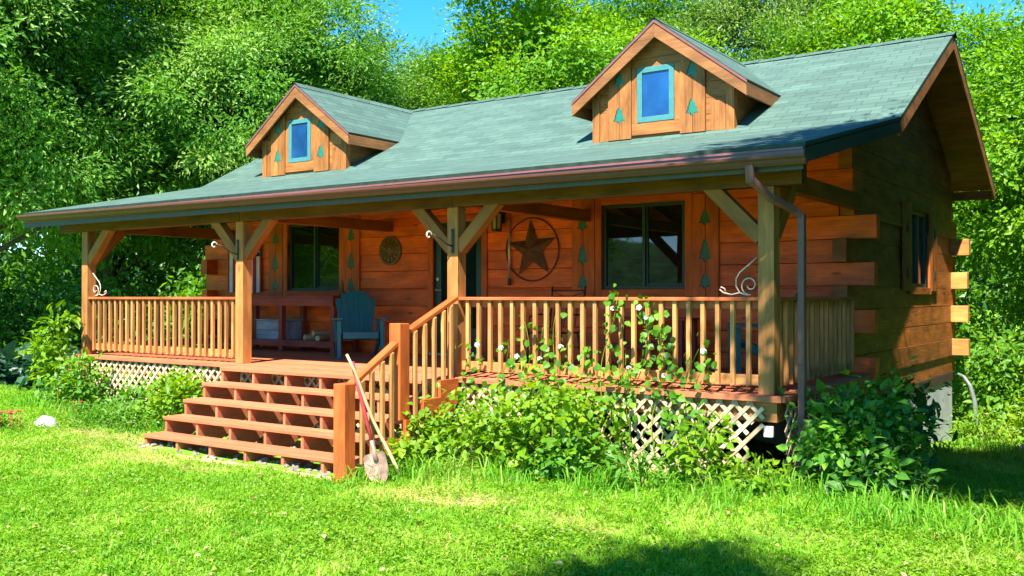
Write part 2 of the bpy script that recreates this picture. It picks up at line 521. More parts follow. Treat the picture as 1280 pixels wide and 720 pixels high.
        if parent is not None:
            o.parent = parent
            o['wloc'] = parent['wloc']
        else:
            o.location = off
            o['wloc'] = tuple(off)
        if label: o['label'] = label
        if bevel:
            b = o.modifiers.new('bevel', 'BEVEL')
            b.width = bevel; b.segments = 2; b.limit_method = 'ANGLE'
        return o

def build_each(mb, name, mats, parent, **kw):
    """link every connected piece of mb as an object of its own"""
    par = list(range(len(mb.v)))
    def find(a):
        while par[a] != a:
            par[a] = par[par[a]]; a = par[a]
        return a
    for f in mb.f:
        for i in f[1:]: par[find(i)] = find(f[0])
    groups = {}
    k = 0
    for f, r, mi in zip(mb.f, mb.rnd, mb.mi):
        g = groups.setdefault(find(f[0]), (MB(), {}))
        m, mp = g
        idx = []
        for i in f:
            if i not in mp:
                mp[i] = len(m.v); m.v.append(mb.v[i])
            idx.append(mp[i])
        m.face(idx, mb.uv[k:k + len(f)], r, mi)
        k += len(f)
    return [g[0].build(name, mats, parent, **kw) for g in groups.values()]

def thing(name, label, cat, loc=(0, 0, 0), group=None):
    o = bpy.data.objects.new(name, None)
    o.empty_display_size = 0.2
    COL.objects.link(o)
    o.location = loc
    o['wloc'] = tuple(loc)
    o['label'] = label; o['category'] = cat
    if group: o['group'] = group
    return o

def tag(o, label=None, cat=None, group=None, kind=None):
    if label: o['label'] = label
    if cat: o['category'] = cat
    if group: o['group'] = group
    if kind: o['kind'] = kind
    return o

# ------------------------------------------------------------------ terrain
def sstep(a, b, x):
    t = np.clip((x - a) / (b - a), 0, 1)
    return t * t * (3 - 2 * t)

def gz(x, y):
    x = np.asarray(x, float); y = np.asarray(y, float)
    z = 0.20 * sstep(-8.5, -13.0, x)
    z = z - 0.11 * np.exp(-((x + 5.2) / 2.6) ** 2) * sstep(0.5, -1.2, y) * sstep(-4.5, -2.2, y)
    z = z - 0.085 * np.clip(y - 0.5, 0, 9) * sstep(-2.5, 0.2, x)
    z = z - 0.10 * np.clip(y - 9, 0, 6) * 0.3
    z = z + 0.018 * np.sin(x * 1.7 + 0.6) * np.cos(y * 1.3) + 0.012 * np.sin(x * 3.9 + y * 2.7)
    return z

def gz1(x, y): return float(gz(x, y))

DRY = [(-2.15, -2.05, 0.9, 0.34, 1.0), (-0.75, -2.35, 0.5, 0.22, 0.7), (-8.2, -1.55, 1.1, 0.35, 0.85), (-6.3, -2.1, 1.6, 0.22, 0.7),
       (-9.6, -2.6, 0.5, 0.15, 0.8), (-6.2, -3.2, 0.35, 0.12, 0.6), (0.6, -1.7, 0.6, 0.25, 0.5), (-1.4, -3.3, 0.5, 0.2, 0.35)]
def dry(x, y):
    d = np.zeros_like(x)
    for (cx, cy, rx, ry, s) in DRY:
        d = np.maximum(d, s * np.exp(-(((x - cx) / rx) ** 2 + ((y - cy) / ry) ** 2)))
    wob = 0.5 + 0.5 * np.sin(x * 5.3 + 2 * np.sin(y * 4.1)) * np.cos(y * 6.1 + np.sin(x * 3.3))
    return np.clip(d * (0.55 + 0.9 * wob), 0, 1)

def build_ground():
    def axis(lo, hi, step, far):
        near = np.arange(lo, hi + 1e-6, step)
        out = [far * -1 if False else None]
        left = lo - np.geomspace(0.4, far, 14)[::-1]
        right = hi + np.geomspace(0.4, far, 14)
        return np.concatenate([left, near, right])
    xs = axis(-20, 6, 0.2, 240); ys = axis(-8, 12, 0.2, 240)
    X, Y = np.meshgrid(xs, ys)
    Z = gz(X, Y)
    nx, ny = len(xs), len(ys)
    v = np.stack([X.ravel(), Y.ravel(), Z.ravel()], 1)
    i = np.arange(nx * ny).reshape(ny, nx)
    f = np.stack([i[:-1, :-1].ravel(), i[:-1, 1:].ravel(), i[1:, 1:].ravel(), i[1:, :-1].ravel()], 1)
    me = bpy.data.meshes.new('lawn')
    me.from_pydata(v.tolist(), [], f.tolist())
    a = me.attributes.new('dry', 'FLOAT', 'POINT')
    a.data.foreach_set('value', dry(X.ravel(), Y.ravel()).astype(np.float32))
    me.polygons.foreach_set('use_smooth', [True] * len(f))
    m, nt, N, L, P = new_mat('lawn_soil_and_grass')
    tc = nd(N, 'ShaderNodeTexCoord')
    n1 = nd(N, 'ShaderNodeTexNoise'); n1.inputs['Scale'].default_value = 3.0; n1.inputs['Detail'].default_value = 8
    n2 = nd(N, 'ShaderNodeTexNoise'); n2.inputs['Scale'].default_value = 60; n2.inputs['Detail'].default_value = 4
    L.new(tc.outputs['Object'], n1.inputs['Vector']); L.new(tc.outputs['Object'], n2.inputs['Vector'])
    r1 = ramp(N, [(0.3, (0.100, 0.230, 0.012)), (0.7, (0.200, 0.380, 0.022))])
    L.new(n2.outputs[0], r1.inputs[0])
    r2 = ramp(N, [(0.3, (0.20, 0.14, 0.06)), (0.7, (0.40, 0.33, 0.15))])
    L.new(n2.outputs[0], r2.inputs[0])
    at = nd(N, 'ShaderNodeAttribute', attribute_name='dry')
    mx = nd(N, 'ShaderNodeMixRGB')
    L.new(at.outputs['Fac'], mx.inputs[0]); L.new(r1.outputs[0], mx.inputs[1]); L.new(r2.outputs[0], mx.inputs[2])
    hs = nd(N, 'ShaderNodeHueSaturation')
    mr = nd(N, 'ShaderNodeMapRange'); mr.inputs['From Min'].default_value = 0.3; mr.inputs['From Max'].default_value = 0.7
    mr.inputs['To Min'].default_value = 0.75; mr.inputs['To Max'].default_value = 1.2
    L.new(n1.outputs[0], mr.inputs[0]); L.new(mr.outputs[0], hs.inputs['Value']); L.new(mx.outputs[0], hs.inputs['Color'])
    L.new(hs.outputs[0], P.inputs['Base Color'])
    P.inputs['Roughness'].default_value = 0.95
    P.inputs['Specular IOR Level'].default_value = 0.1
    b = nd(N, 'ShaderNodeBump'); b.inputs['Strength'].default_value = 0.6; b.inputs['Distance'].default_value = 0.03
    L.new(n2.outputs[0], b.inputs['Height']); L.new(b.outputs[0], P.inputs['Normal'])
    me.materials.append(m)
    o = bpy.data.objects.new('lawn', me)
    COL.objects.link(o)
    tag(o, kind='structure')
build_ground()

# ------------------------------------------------------------------ the cabin: constants
G = 0.814                      # deck top
PX = [-11.01, -7.334, -3.666, 0.0]   # right edges of the four posts
PS = 0.154                     # post size
WY = 3.05                      # front wall face
WR = 9.10                      # rear wall outer face
WX0, WX1 = -11.90, -0.13       # side wall outer faces
K0, KC = 0.452, 0.2792         # log courses
RX0, RX1 = -12.15, 0.42        # roof ends
RIDGE, BRK, EAVE, REAR = (6.2, 5.46), (3.0, 3.78), (-0.40, 3.05), (9.8, 3.60)
TH = 0.11                      # roof thickness

cabin = thing('log_cabin', 'log cabin with green shingle roof, two dormers and a full front porch', 'cabin', (-6, 3, 0))

def roofz(y):
    if y < BRK[0]: a, b = EAVE, BRK
    elif y < RIDGE[0]: a, b = BRK, RIDGE
    else: a, b = RIDGE, REAR
    return a[1] + (b[1] - a[1]) * (y - a[0]) / (b[0] - a[0])

# --- log walls
WINS = [(-9.82, -8.55, 1.82, 2.98), (-3.52, -2.27, 1.82, 2.98)]
DOOR = (-6.52, -5.58, G, 2.86)
def split_boxes(mb, along, a0, a1, z0, z1, t0, t1, holes, rnd, mi=0):
    """a log from a0..a1 along an axis, minus the openings"""
    cuts = sorted({z0, z1} | {h[i] for h in holes for i in (2, 3) if z0 < h[i] < z1})
    for zz0, zz1 in zip(cuts[:-1], cuts[1:]):
        zm = (zz0 + zz1) / 2
        segs = [(a0, a1)]
        for h in holes:
            if h[2] < zm < h[3]:
                ns = []
                for s0, s1 in segs:
                    if h[1] <= s0 or h[0] >= s1: ns.append((s0, s1)); continue
                    if h[0] > s0: ns.append((s0, h[0]))
                    if h[1] < s1: ns.append((h[1], s1))
                segs = ns
        for s0, s1 in segs:
            if along == 'x': mb.b2(s0, s1, t0, t1, zz0, zz1, mi, rnd)
            else: mb.b2(t0, t1, s0, s1, zz0, zz1, mi, rnd)

def build_walls():
    EXT = 0.25; T = 0.16; GAP = 0.004
    fr = MB(); rr = MB(); lf = MB(); rt = MB()
    for k in range(0, 18):
        z0 = K0 + KC * k; z1 = z0 + KC - GAP
        j = random.uniform(-0.006, 0.006)
        odd = k % 2 == 1
        e = (EXT + random.uniform(-0.02, 0.03)) if k < 9 else 0.0
        if z1 < roofz(WY) - TH + 0.06:
            a0, a1 = (WX0 - e * 0.7, WX1 + e) if odd else (WX0 + T + 0.002, WX1 - T - 0.002)
            for hh in (0,):
                # join two or three logs end to end, as long walls have
                split_boxes(fr, 'x', a0, a1, z0, z1, WY + j, WY + T + j, WINS + [DOOR], random.random())
            split_boxes(rr, 'x', a0, a1, z0, z1, WR - T - j, WR - j, [], random.random())
        # side walls follow the roof slope
        y0 = WY - (EXT - 0.03 if k < 8 else 0) if not odd else WY + T + 0.002
        y1 = WR + (EXT if not odd and z1 < 3.25 else 0) if not odd else WR - T - 0.002
        zt = z1 + TH + 0.06
        if zt > 3.78:
            y0 = max(y0, BRK[0] + (zt - BRK[1]) / 0.525 + 0.05)
            y1 = min(y1, REAR[0] - (zt - REAR[1]) / 0.5167 - 0.05)
        if y1 - y0 < 0.25: continue
        j = random.uniform(-0.020, 0.014)
        split_boxes(rt, 'y', y0, y1, z0, z1, WX1 - T + j, WX1 + j, [(5.95, 7.15, 1.85, 2.98)], random.random())
        split_boxes(lf, 'y', y0, y1, z0, z1, WX0 + j, WX0 + T + j, [], random.random())
    for mb in (fr, rr, lf, rt):
        mb.build('log_wall', M['log_end'] if mb is rr else (M['log_shade'] if mb is rt else M['log']), cabin, bevel=0.022 if mb is rt else 0.009)
    # infill boards closing the stepped edge of the gables just under the roof
    for x in (WX0 + 0.05, WX1 - 0.11):
        g = MB()
        pts = [(WY + 0.3, 3.25), (WY + 0.16, roofz(WY + 0.16) - TH - 0.03), (RIDGE[0], RIDGE[1] - TH - 0.03), (WR - 0.16, roofz(WR - 0.16) - TH - 0.03), (WR - 0.3, 3.25)]
        g.prism(pts, (x, 0, 0), (0, 1, 0), (0, 0, 1), (1, 0, 0), 0.06, grain='x')
        g.build('gable_board', M['log_shade'], cabin)
    # near-black sheet stands in for the unlit room behind the glass
    d = MB()
    d.b2(WX0 + 0.4, WX1 - 0.4, WY + 0.9, WY + 0.92, 0.6, 3.4)
    d.build('dark_room_sheet', M['dark'], cabin)
    f = MB()
    f.b2(WX0 + 0.02, WX1 - 0.02, WY + 0.03, WR - 0.03, -1.6, 0.30)
    f.build('foundation', M['concrete'], cabin)
    s = MB()
    s.b2(WX0 + 0.005, WX1 - 0.006, WY + 0.012, WR - 0.012, 0.302, K0 - 0.002)
    s.build('sill_beam', M['sill'], cabin)
build_walls()

# --- roof
def slab(mb, p, up, t, uvo=(0, 0), mi=0):
    """roof plane from 4 corner points: eave-left, eave-right, top-right, top-left"""
    p = [Vector(q) for q in p]
    n = (p[1] - p[0]).cross(p[3] - p[0]).normalized()
    if n.z < 0: n = -n
    e = (p[1] - p[0]).normalized()
    s = n.cross(e)
    uvs = [((q - p[0]).dot(e) + uvo[0], (q - p[0]).dot(s) * 1.0 + uvo[1]) for q in p]
    lo = [q - n * t for q in p]
    mb.quad(p, uvs, mi)
    mb.quad(lo[::-1], uvs[::-1], 1)
    for i in range(4):
        j = (i + 1) % 4
        mb.quad([p[j], p[i], lo[i], lo[j]], [(0, 0), (1, 0), (1, .1), (0, .1)], 2)

def build_roof():
    r = MB()
    X0, X1 = RX0, RX1
    slab(r, [(X0, *EAVE), (X1, *EAVE), (X1, *BRK), (X0, *BRK)], 1, TH * 0.35)
    slab(r, [(X0, *BRK), (X1, *BRK), (X1, *RIDGE), (X0, *RIDGE)], 1, TH * 0.35, (0.1, 0.05))
    slab(r, [(X1, *REAR), (X0, *REAR), (X0, *RIDGE), (X1, *RIDGE)], 1, TH * 0.35)
    roof = r.build('roof', [M['roof'], M['soffit'], M['darkrake']], cabin)
    # board ceiling under the slopes
    c = MB()
    d = TH * 0.35 + 0.006
    def ceil(a, b, x0, x1, wid=0.14):
        # boards run along x
        L = math.dist(a, b); n = max(1, int(L / wid))
        dy, dz = (b[0] - a[0]) / L, (b[1] - a[1]) / L
        nn = Vector((0, -dz, dy)) if dy > 0 else Vector((0, dz, -dy))
        for i in range(n):
            s0, s1 = L * i / n, L * (i + 1) / n - 0.004
            p0 = Vector((0, a[0] + dy * s0, a[1] + dz * s0)) - nn * d
            p1 = Vector((0, a[0] + dy * s1, a[1] + dz * s1)) - nn * d
            m = (p0 + p1) / 2 - nn * 0.012
            rot = Matrix((Vector((1, 0, 0)), (p1 - p0).normalized(), Vector((1, 0, 0)).cross((p1 - p0).normalized()))).transposed()
            c.box(((x0 + x1) / 2, m.y, m.z), (x1 - x0, s1 - s0, 0.022), rot)
    ceil((EAVE[0] + 0.03, EAVE[1] + 0.006), BRK, RX0 + 0.04, RX1 - 0.04)
    ceil((BRK[0] + 0.03, BRK[1] + .016), (RIDGE[0] - 0.05, RIDGE[1] - .026), RX0 + 0.04, RX1 - 0.04)
    ceil((REAR[0] - 0.03, REAR[1] + 0.016), (RIDGE[0] + 0.05, RIDGE[1] - .026), RX0 + 0.04, RX1 - 0.04)
    c.build('soffit', M['soffit'], roof)
    # ridge cap
    k = MB()
    for i in range(44):
        x0 = X0 + (X1 - X0) * i / 44; x1 = x0 + (X1 - X0) / 44 + 0.02
        h = 0.012 + 0.006 * (i % 2)
        for sy, sl in ((-1, 0.525), (1, 0.517)):
            p = [(x0, RIDGE[0] + sy * 0.14, RIDGE[1] - 0.14 * sl + h), (x1, RIDGE[0] + sy * 0.14, RIDGE[1] - 0.14 * sl + h + .006), (x1, RIDGE[0], RIDGE[1] + h + .006), (x0, RIDGE[0], RIDGE[1] + h)]
            k.quad(p if sy < 0 else p[::-1], [(0, 0.02), (0.28, 0.02), (0.28, 0.12), (0, 0.12)])
    k.build('ridge_cap', M['roof'], roof)
    # rake boards (right and left gable, front and rear slopes)
    for X, sx in ((RX1, 1), (RX0, -1)):
        for a, b, mat, h in ((EAVE, BRK, 'darkrake', 0.13), (BRK, RIDGE, 'rake', 0.17), (REAR, RIDGE, 'rake', 0.17)):
            q = MB()
            dz = 0.05
            pts = [(a[0], a[1] - dz), (b[0], b[1] - dz), (b[0], b[1] - dz - h), (a[0] + (0.0 if a is EAVE else 0), a[1] - dz - h)]
            q.prism(pts, (X - (0.0 if sx > 0 else -0.0) - sx * 0.035, 0, 0), (0, 1, 0), (0, 0, 1), (sx, 0, 0), 0.032, grain='x')
            q.build('rake_board', M[mat], roof)
    # fascia on the front eave (mauve metal) and rear
    f = MB()
    f.b2(RX0 + 0.02, RX1 - 0.015, EAVE[0] - 0.004, EAVE[0] + 0.026, EAVE[1] - 0.16, EAVE[1] - 0.043)
    f.b2(RX0 + 0.02, RX1 - 0.015, EAVE[0] - 0.018, EAVE[0] - 0.005, EAVE[1] - 0.062, EAVE[1] - 0.042)
    f.build('fascia', M['mauve'], roof)
    f = MB()
    f.b2(RX0 + 0.02, RX1 - 0.02, REAR[0] - 0.03, REAR[0] - 0.002, REAR[1] - 0.2, REAR[1] - 0.045)
    f.build('fascia', M['rake'], roof)
    # gutter: sloping towards the downspout
    g = MB()
    x0, x1 = RX0 + 0.01, RX1 + 0.03
    zl, zr = 3.005, 2.938
    prof = [(-0.012, 0.0), (-0.012, -0.085), (-0.065, -0.088), (-0.088, -0.060), (-0.092, -0.042), (-0.118, -0.026), (-0.122, -0.010), (-0.122, 0.0), (-0.108, 0.0), (-0.108, -0.012), (-0.080, -0.045), (-0.06, -0.078), (-0.022, -0.076), (-0.022, 0.0)]
    n0 = len(g.v); K = len(prof)
    for x, z in ((x0, zl), (x1, zr)):
        for (dy, dz) in prof: g.v.append((x, EAVE[0] - 0.008 + dy, z + dz))
    for i in range(K):
        j = (i + 1) % K
        g.face([n0 + i, n0 + j, n0 + j + K, n0 + i + K][::-1], [(0, 0)] * 4, 0.5)
    # end caps
    capi = [0, 1, 2, 3, 4, 5, 6, 7]
    g.face([n0 + i for i in capi], [(0, 0)] * 8, 0.5)
    g.face([n0 + K + i for i in capi][::-1], [(0, 0)] * 8, 0.5)
    g.build('gutter', M['gutter'], cabin)
    fb = MB(); fb.b2(RX0 + 0.02, RX1 - 0.02, EAVE[0] + 0.002, EAVE[0] + 0.024, EAVE[1] - 0.235, EAVE[1] - 0.162)
    fb.build('eave_board', M['gray_eave'], cabin)
build_roof()

def build_downspout():
    d = MB()
    # outlet, two elbows and a rectangular leader drawn as bars
    d.bar((-0.05, -0.47, 2.88), (-0.05, -0.44, 2.72), 0.075, 0.062, up=(0, 1, 0))
    path = [(-0.05, -0.445, 2.75), (0.06, -0.26, 2.60), (0.185, 0.02, 2.50), (0.235, 0.07, 2.44)]
    d.bar(path[0], path[1], 0.07, 0.058)
    d.bar(path[1], path[2], 0.07, 0.058)
    d.bar(path[2], path[3], 0.07, 0.058)
    d.bar((0.235, 0.07, 2.47), (0.235, 0.07, 0.02), 0.062, 0.075, up=(0, 1, 0))
    for z in (2.2, 1.1, 0.35): d.box((0.235, 0.07, z), (0.07, 0.083, 0.02))
    d.build('downspout', M['downspout'], cabin, bevel=0.008)
build_downspout()

# --- shutters with pine tree cut-outs
def tree_pts(w, h):
    """small pine tree outline, base at y = 0"""
    return [(-0.10 * w, 0), (0.10 * w, 0), (0.10 * w, 0.14 * h), (0.5 * w, 0.14 * h), (0.28 * w, 0.42 * h), (0.38 * w, 0.42 * h), (0.17 * w, 0.70 * h), (0.25 * w, 0.70 * h), (0, h),
            (-0.25 * w, 0.70 * h), (-0.17 * w, 0.70 * h), (-0.38 * w, 0.42 * h), (-0.28 * w, 0.42 * h), (-0.5 * w, 0.14 * h), (-0.10 * w, 0.14 * h)]

def shutter(parent, x0, x1, z0, z1, y, trees, mat, tw=0.13, name='shutter'):
    s = MB()
    xm = (x0 + x1) / 2
    s.b2(x0, xm - 0.003, y - 0.03, y, z0, z1)
    s.b2(xm + 0.003, x1, y - 0.03, y, z0, z1)
    o = s.build(name, M[mat], parent, bevel=0.004)
    for (zc, h) in trees:
        t = MB()
        t.prism(tree_pts(tw, h), (xm + 0.002, y - 0.034, zc - h / 2), (1, 0, 0), (0, 0, 1), (0, 1, 0), 0.01)
        # dark inner reveal to the left of the cut-out
        t.prism([(a - 0.011, b - 0.008) for a, b in tree_pts(tw, h)], (xm, y - 0.0325, zc - h / 2), (1, 0, 0), (0, 0, 1), (0, 1, 0), 0.006, mi=1)
        t.build('tree_cutout', [M['green'], M['dark']], o)
    return o

# --- windows
def window(parent, x0, x1, z0, z1, y, trim=0.10):
    w = MB()
    # wooden casing
    w.b2(x0 - trim, x0, y - 0.028, y + 0.16, z0 - trim, z1 + trim)
    w.b2(x1, x1 + trim, y - 0.028, y + 0.16, z0 - trim, z1 + trim)
    w.b2(x0 + 0.001, x1 - 0.001, y - 0.026, y + 0.16, z1 + 0.001, z1 + trim)
    w.b2(x0 + 0.001, x1 - 0.001, y - 0.026, y + 0.16, z0 - trim, z0 - 0.001)
    win = w.build('window', M['trim'], parent, bevel=0.004)
    f = MB()
    fw = 0.045
    f.b2(x0, x1, y + 0.03, y + 0.09, z1 - fw, z1)
    f.b2(x0, x1, y + 0.03, y + 0.09, z0, z0 + fw)
    f.b2(x0, x0 + fw, y + 0.031, y + 0.089, z0 + fw, z1 - fw)
    f.b2(x1 - fw, x1, y + 0.031, y + 0.089, z0 + fw, z1 - fw)
    xm = (x0 + x1) / 2
    f.b2(xm - 0.022, xm + 0.022, y + 0.025, y + 0.088, z0 + fw, z1 - fw)
    f.b2(xm + 0.026, xm + 0.05, y + 0.05, y + 0.088, z0 + fw, z1 - fw)
    f.b2(x1 - fw - 0.03, x1 - fw, y + 0.05, y + 0.088, z0 + fw, z1 - fw)
    f.b2(xm + 0.05, x1 - fw - 0.03, y + 0.05, y + 0.088, z0 + fw, z0 + fw + 0.035)
    f.build('window_frame', M['frame_green'], win, bevel=0.004)
    for (a, b, yy) in ((x0 + fw, xm - 0.03, 0.062), (xm + 0.03, x1 - fw, 0.074)):
        p = MB()
        p.b2(a, b, y + yy, y + yy + 0.006, z0 + fw, z1 - fw)
        p.build('window_pane', M['pane'], win)
    return win

for (x0, x1, z0, z1) in WINS:
    window(cabin, x0, x1, z0, z1, WY)
    tr = [(2.75, 0.20), (2.32, 0.29), (1.93, 0.20)]
    shutter(cabin, x0 - 0.47, x0 - 0.105, z0 - 0.12, z1 + 0.09, WY - 0.004, tr, 'trim', tw=0.155)
    shutter(cabin, x1 + 0.105, x1 + 0.47, z0 - 0.12, z1 + 0.07, WY - 0.004, tr, 'trim', tw=0.155)

# side gable window (narrow dark sash between plain shutters)
def side_window():
    w = MB()
    x = WX1
    y0, y1, z0, z1 = 5.95, 7.15, 1.85, 2.98
    t = 0.10
    w.b2(x - 0.16, x + 0.03, y0 - t, y0, z0 - t, z1 + t)
    w.b2(x - 0.16, x + 0.03, y1, y1 + t, z0 - t, z1 + t)
    w.b2(x - 0.16, x + 0.028, y0, y1, z1, z1 + t)
    w.b2(x - 0.16, x + 0.028, y0, y1, z0 - t, z0)
    win = w.build('window', M['log_shade'], cabin, bevel=0.004)  # trim takes the shade-darkened log colour
    f = MB()
    for a, b in ((y0, y0 + 0.06), (y1 - 0.06, y1), ((y0 + y1) / 2 - 0.03, (y0 + y1) / 2 + 0.03)):
        f.b2(x - 0.10, x - 0.02, a, b, z0, z1)
    f.b2(x - 0.099, x - 0.021, y0, y1, z0, z0 + 0.06); f.b2(x - 0.099, x - 0.021, y0, y1, z1 - 0.06, z1)
    f.build('window_frame', M['frame_green'], win)
    p = MB(); p.b2(x - 0.07, x - 0.06, y0 + 0.05, y1 - 0.05, z0 + 0.05, z1 - 0.05)
    p.build('window_pane', M['pane'], win)
    for a, b in ((5.45, 5.84), (7.26, 7.65)):
        s = MB()
        s.b2(x + 0.006, x + 0.035, a, (a + b) / 2 - 0.003, z0 - 0.05, z1 + 0.06)
        s.b2(x + 0.006, x + 0.035, (a + b) / 2 + 0.003, b, z0 - 0.05, z1 + 0.06)
        so = s.build('shutter', M['log_shade'], cabin, bevel=0.004)
        for zc, h in ((2.7, 0.18), (2.05, 0.18)):
            tr = MB()
            tr.prism(tree_pts(0.13, h), (x + 0.034, (a + b) / 2, zc - h / 2), (0, 1, 0), (0, 0, 1), (1, 0, 0), 0.005)
            tr.build('tree_cutout', M['dark'], so)
side_window()

# --- door
def build_door():
    x0, x1, z0, z1 = DOOR
    t = MB()
    t.b2(x0 - 0.10, x0, WY - 0.03, WY + 0.16, z0, z1 + 0.10)
    t.b2(x1, x1 + 0.10, WY - 0.03, WY + 0.16, z0, z1 + 0.10)
    t.b2(x0 + .001, x1 - .001, WY - 0.028, WY + 0.16, z1 + .001, z1 + 0.10)
    t.build('door_frame', M['trim'], cabin, bevel=0.004)
    d = MB()
    d.b2(x0, x1, WY + 0.05, WY + 0.09, z0 + 0.01, z1)
    d.b2(x0, x0 + 0.13, WY + 0.02, WY + 0.049, z0 + 0.02, z1)
    d.b2(x1 - 0.13, x1, WY + 0.02, WY + 0.049, z0 + 0.02, z1)
    d.b2(x0 + 0.131, x1 - 0.131, WY + 0.021, WY + 0.049, z0 + 0.02, z0 + 0.42)
    d.b2(x0 + 0.131, x1 - 0.131, WY + 0.021, WY + 0.049, z1 - 0.14, z1)
    do = d.build('door', M['door'], cabin, bevel=0.004)
    p = MB()
    p.b2(x0 + 0.131, x1 - 0.131, WY + 0.030, WY + 0.036, z0 + 0.42, z1 - 0.14)
    p.build('door_glass', M['doorglass'], do)
    h = MB()
    h.tube([(x0 + 0.065, WY + 0.02, 1.82), (x0 + 0.065, WY - 0.03, 1.82)], 0.014)
    h.tube([(x0 + 0.065, WY - 0.03, 1.82), (x0 + 0.18, WY - 0.035, 1.82)], 0.01)
    h.build('door_handle', M['silver'], do)
    lk = MB(); lk.lathe([(0.0, -0.004), (0.026, 0), (0.026, 0.012)], (x0 + 0.065, WY + 0.008, 1.99), 12, 'y')
    lk.build('door_lock', M['silver'], do)
    th = MB()
    th.b2(x0 - 0.05, x1 + 0.05, WY - 0.06, WY + 0.05, G + 0.001, G + 0.03)
    th.build('threshold', M['silver'], do)
build_door()

# --- dormers
def dormer(xc):
    FY, RY = 3.20, 3.0
    hw = 1.025
    hwE, zA, zE = 1.28, 5.43, 4.46
    sl = (zA - zE) / hwE
    zb = roofz(FY) + 0.005
    def rz(dx): return zA - abs(dx) * sl - 0.10
    d = MB()
    # face boards (clapboard courses), clipped under the rake
    n = 5
    for i in range(9):
        z0 = zb + i * 0.215; z1 = z0 + 0.211
        if z0 > zA - 0.25: break
        def half(z): return min(hw, max(0.02, (zA - 0.10 - z) / sl))
        a, b = half(z0), half(z1)
        pts = [(-a, z0), (a, z0), (b, z1), (-b, z1)] if b > 0.03 else [(-a, z0), (a, z0), (0, min(z1, zA - 0.1))]
        d.prism(pts, (xc, FY, 0), (1, 0, 0), (0, 0, 1), (0, 1, 0), 0.06, grain='x')
    # cheeks
    for s in (-1, 1):
        x = xc + s * (hw - 0.05 if s > 0 else hw)
        yb = BRK[0] + (rz(hw) - BRK[1]) / 0.525 + 0.15
        pts = [(FY + 0.062, roofz(FY + 0.06) - 0.06), (FY + 0.062, rz(hw)), (yb, rz(hw)), (yb, roofz(yb) - 0.06)]
        d.prism(pts, (x, 0, 0), (0, 1, 0), (0, 0, 1), (1, 0, 0), 0.05, grain='x')
    do = d.build('dormer', M['dormer'], cabin, bevel=0.003)
    # corner boards
    c = MB()
    for s in (-1, 1):
        c.b2(xc + s * hw - (0.0 if s < 0 else 0.09), xc + s * hw + (0.09 if s < 0 else 0.0), FY - 0.022, FY - 0.001, zb - 0.02, rz(hw) + (0.0))
        c.b2(xc + s * (hw + 0.012) - 0.011, xc + s * (hw + 0.012) + 0.011, FY - 0.02, FY + 0.09, zb - 0.02, rz(hw + .02))
    # raised panels at the sides
    for s in (-1, 1):
        a = xc + s * (hw - 0.10); b = xc + s * (hw - 0.30)
        c.b2(min(a, b), max(a, b), FY - 0.015, FY - 0.001, zb - 0.01, zb + 0.38)
    build_each(c, 'corner_board', M['dormer'], do, bevel=0.003)
    # roof planes, thrust back to the valley
    yv_e = BRK[0] + (zE - BRK[1]) / 0.525 + 0.08
    yv_r = BRK[0] + (zA - BRK[1]) / 0.525 + 0.05
    r = MB()
    slab(r, [(xc + hwE, RY, zE), (xc + hwE, yv_e, zE), (xc, yv_r, zA), (xc, RY, zA)], 1, 0.035)
    slab(r, [(xc - hwE, yv_e, zE), (xc - hwE, RY, zE), (xc, RY, zA), (xc, yv_r, zA)], 1, 0.035)
    r.build('dormer_roof', [M['roof'], M['soffit'], M['darkrake']], do)
    k = MB()
    for s in (-1, 1):
        p = [(xc + s * 0.12, RY - 0.01, zA - 0.12 * sl + 0.012), (xc + s * 0.12, yv_r - 0.15, zA - 0.12 * sl + 0.012), (xc, yv_r, zA + 0.014), (xc, RY - 0.01, zA + 0.014)]
        k.quad(p if s > 0 else p[::-1], [(0, 0.02), (3, 0.02), (3, 0.12), (0, 0.12)])
    k.build('ridge_cap', M['roof'], do)
    # rake boards and drip edge, under-lining
    rb = MB(); dr = MB()
    for s in (-1, 1):
        pts = [(0, zA - 0.05), (s * hwE, zE - 0.05), (s * hwE, zE - 0.05 - 0.16), (0, zA - 0.05 - 0.20)]
        rb.prism(pts, (xc, RY + 0.004, 0), (1, 0, 0), (0, 0, 1), (0, 1, 0), 0.035, grain='x')
        pts = [(0, zA - 0.022), (s * (hwE + 0.01), zE - 0.022), (s * (hwE + 0.01), zE - 0.056), (0, zA - 0.056)]
        dr.prism(pts, (xc, RY - 0.008, 0), (1, 0, 0), (0, 0, 1), (0, 1, 0), 0.011)
        # eave fascia along the side
        x = xc + s * hwE
        rb.b2(min(x, x - s * 0.03), max(x, x - s * 0.03), RY + 0.04, yv_e - 0.03, zE - 0.2, zE - 0.04)
    build_each(rb, 'rake_board', M['rake'], do, bevel=0.003)
    build_each(dr, 'drip_edge', M['mauve'], do)
    # soffit below
    so = MB()
    for s in (-1, 1):
        a = Vector((xc, RY + 0.04, zA - 0.07)); b = Vector((xc + s * (hwE - 0.035), RY + 0.04, zE - 0.045))
        so.quad([a, b, b + Vector((0, yv_e - RY - 0.1, 0)), a + Vector((0, 0.5, 0))], [(0, 0), (1, 0), (1, 1), (0, 1)])
    build_each(so, 'soffit', M['soffit'], do)
    # window: teal casing with pane painted sky blue, sill board beneath
    xw = xc - 0.065
    w = MB()
    z0, z1 = 4.085, 4.835
    hwW = 0.275; t = 0.075
    w.b2(xw - hwW, xw - hwW + t, FY - 0.036, FY - 0.002, z0, z1)
    w.b2(xw + hwW - t, xw + hwW, FY - 0.036, FY - 0.002, z0, z1)
    w.b2(xw - hwW + t, xw + hwW - t, FY - 0.035, FY - 0.002, z0, z0 + t)
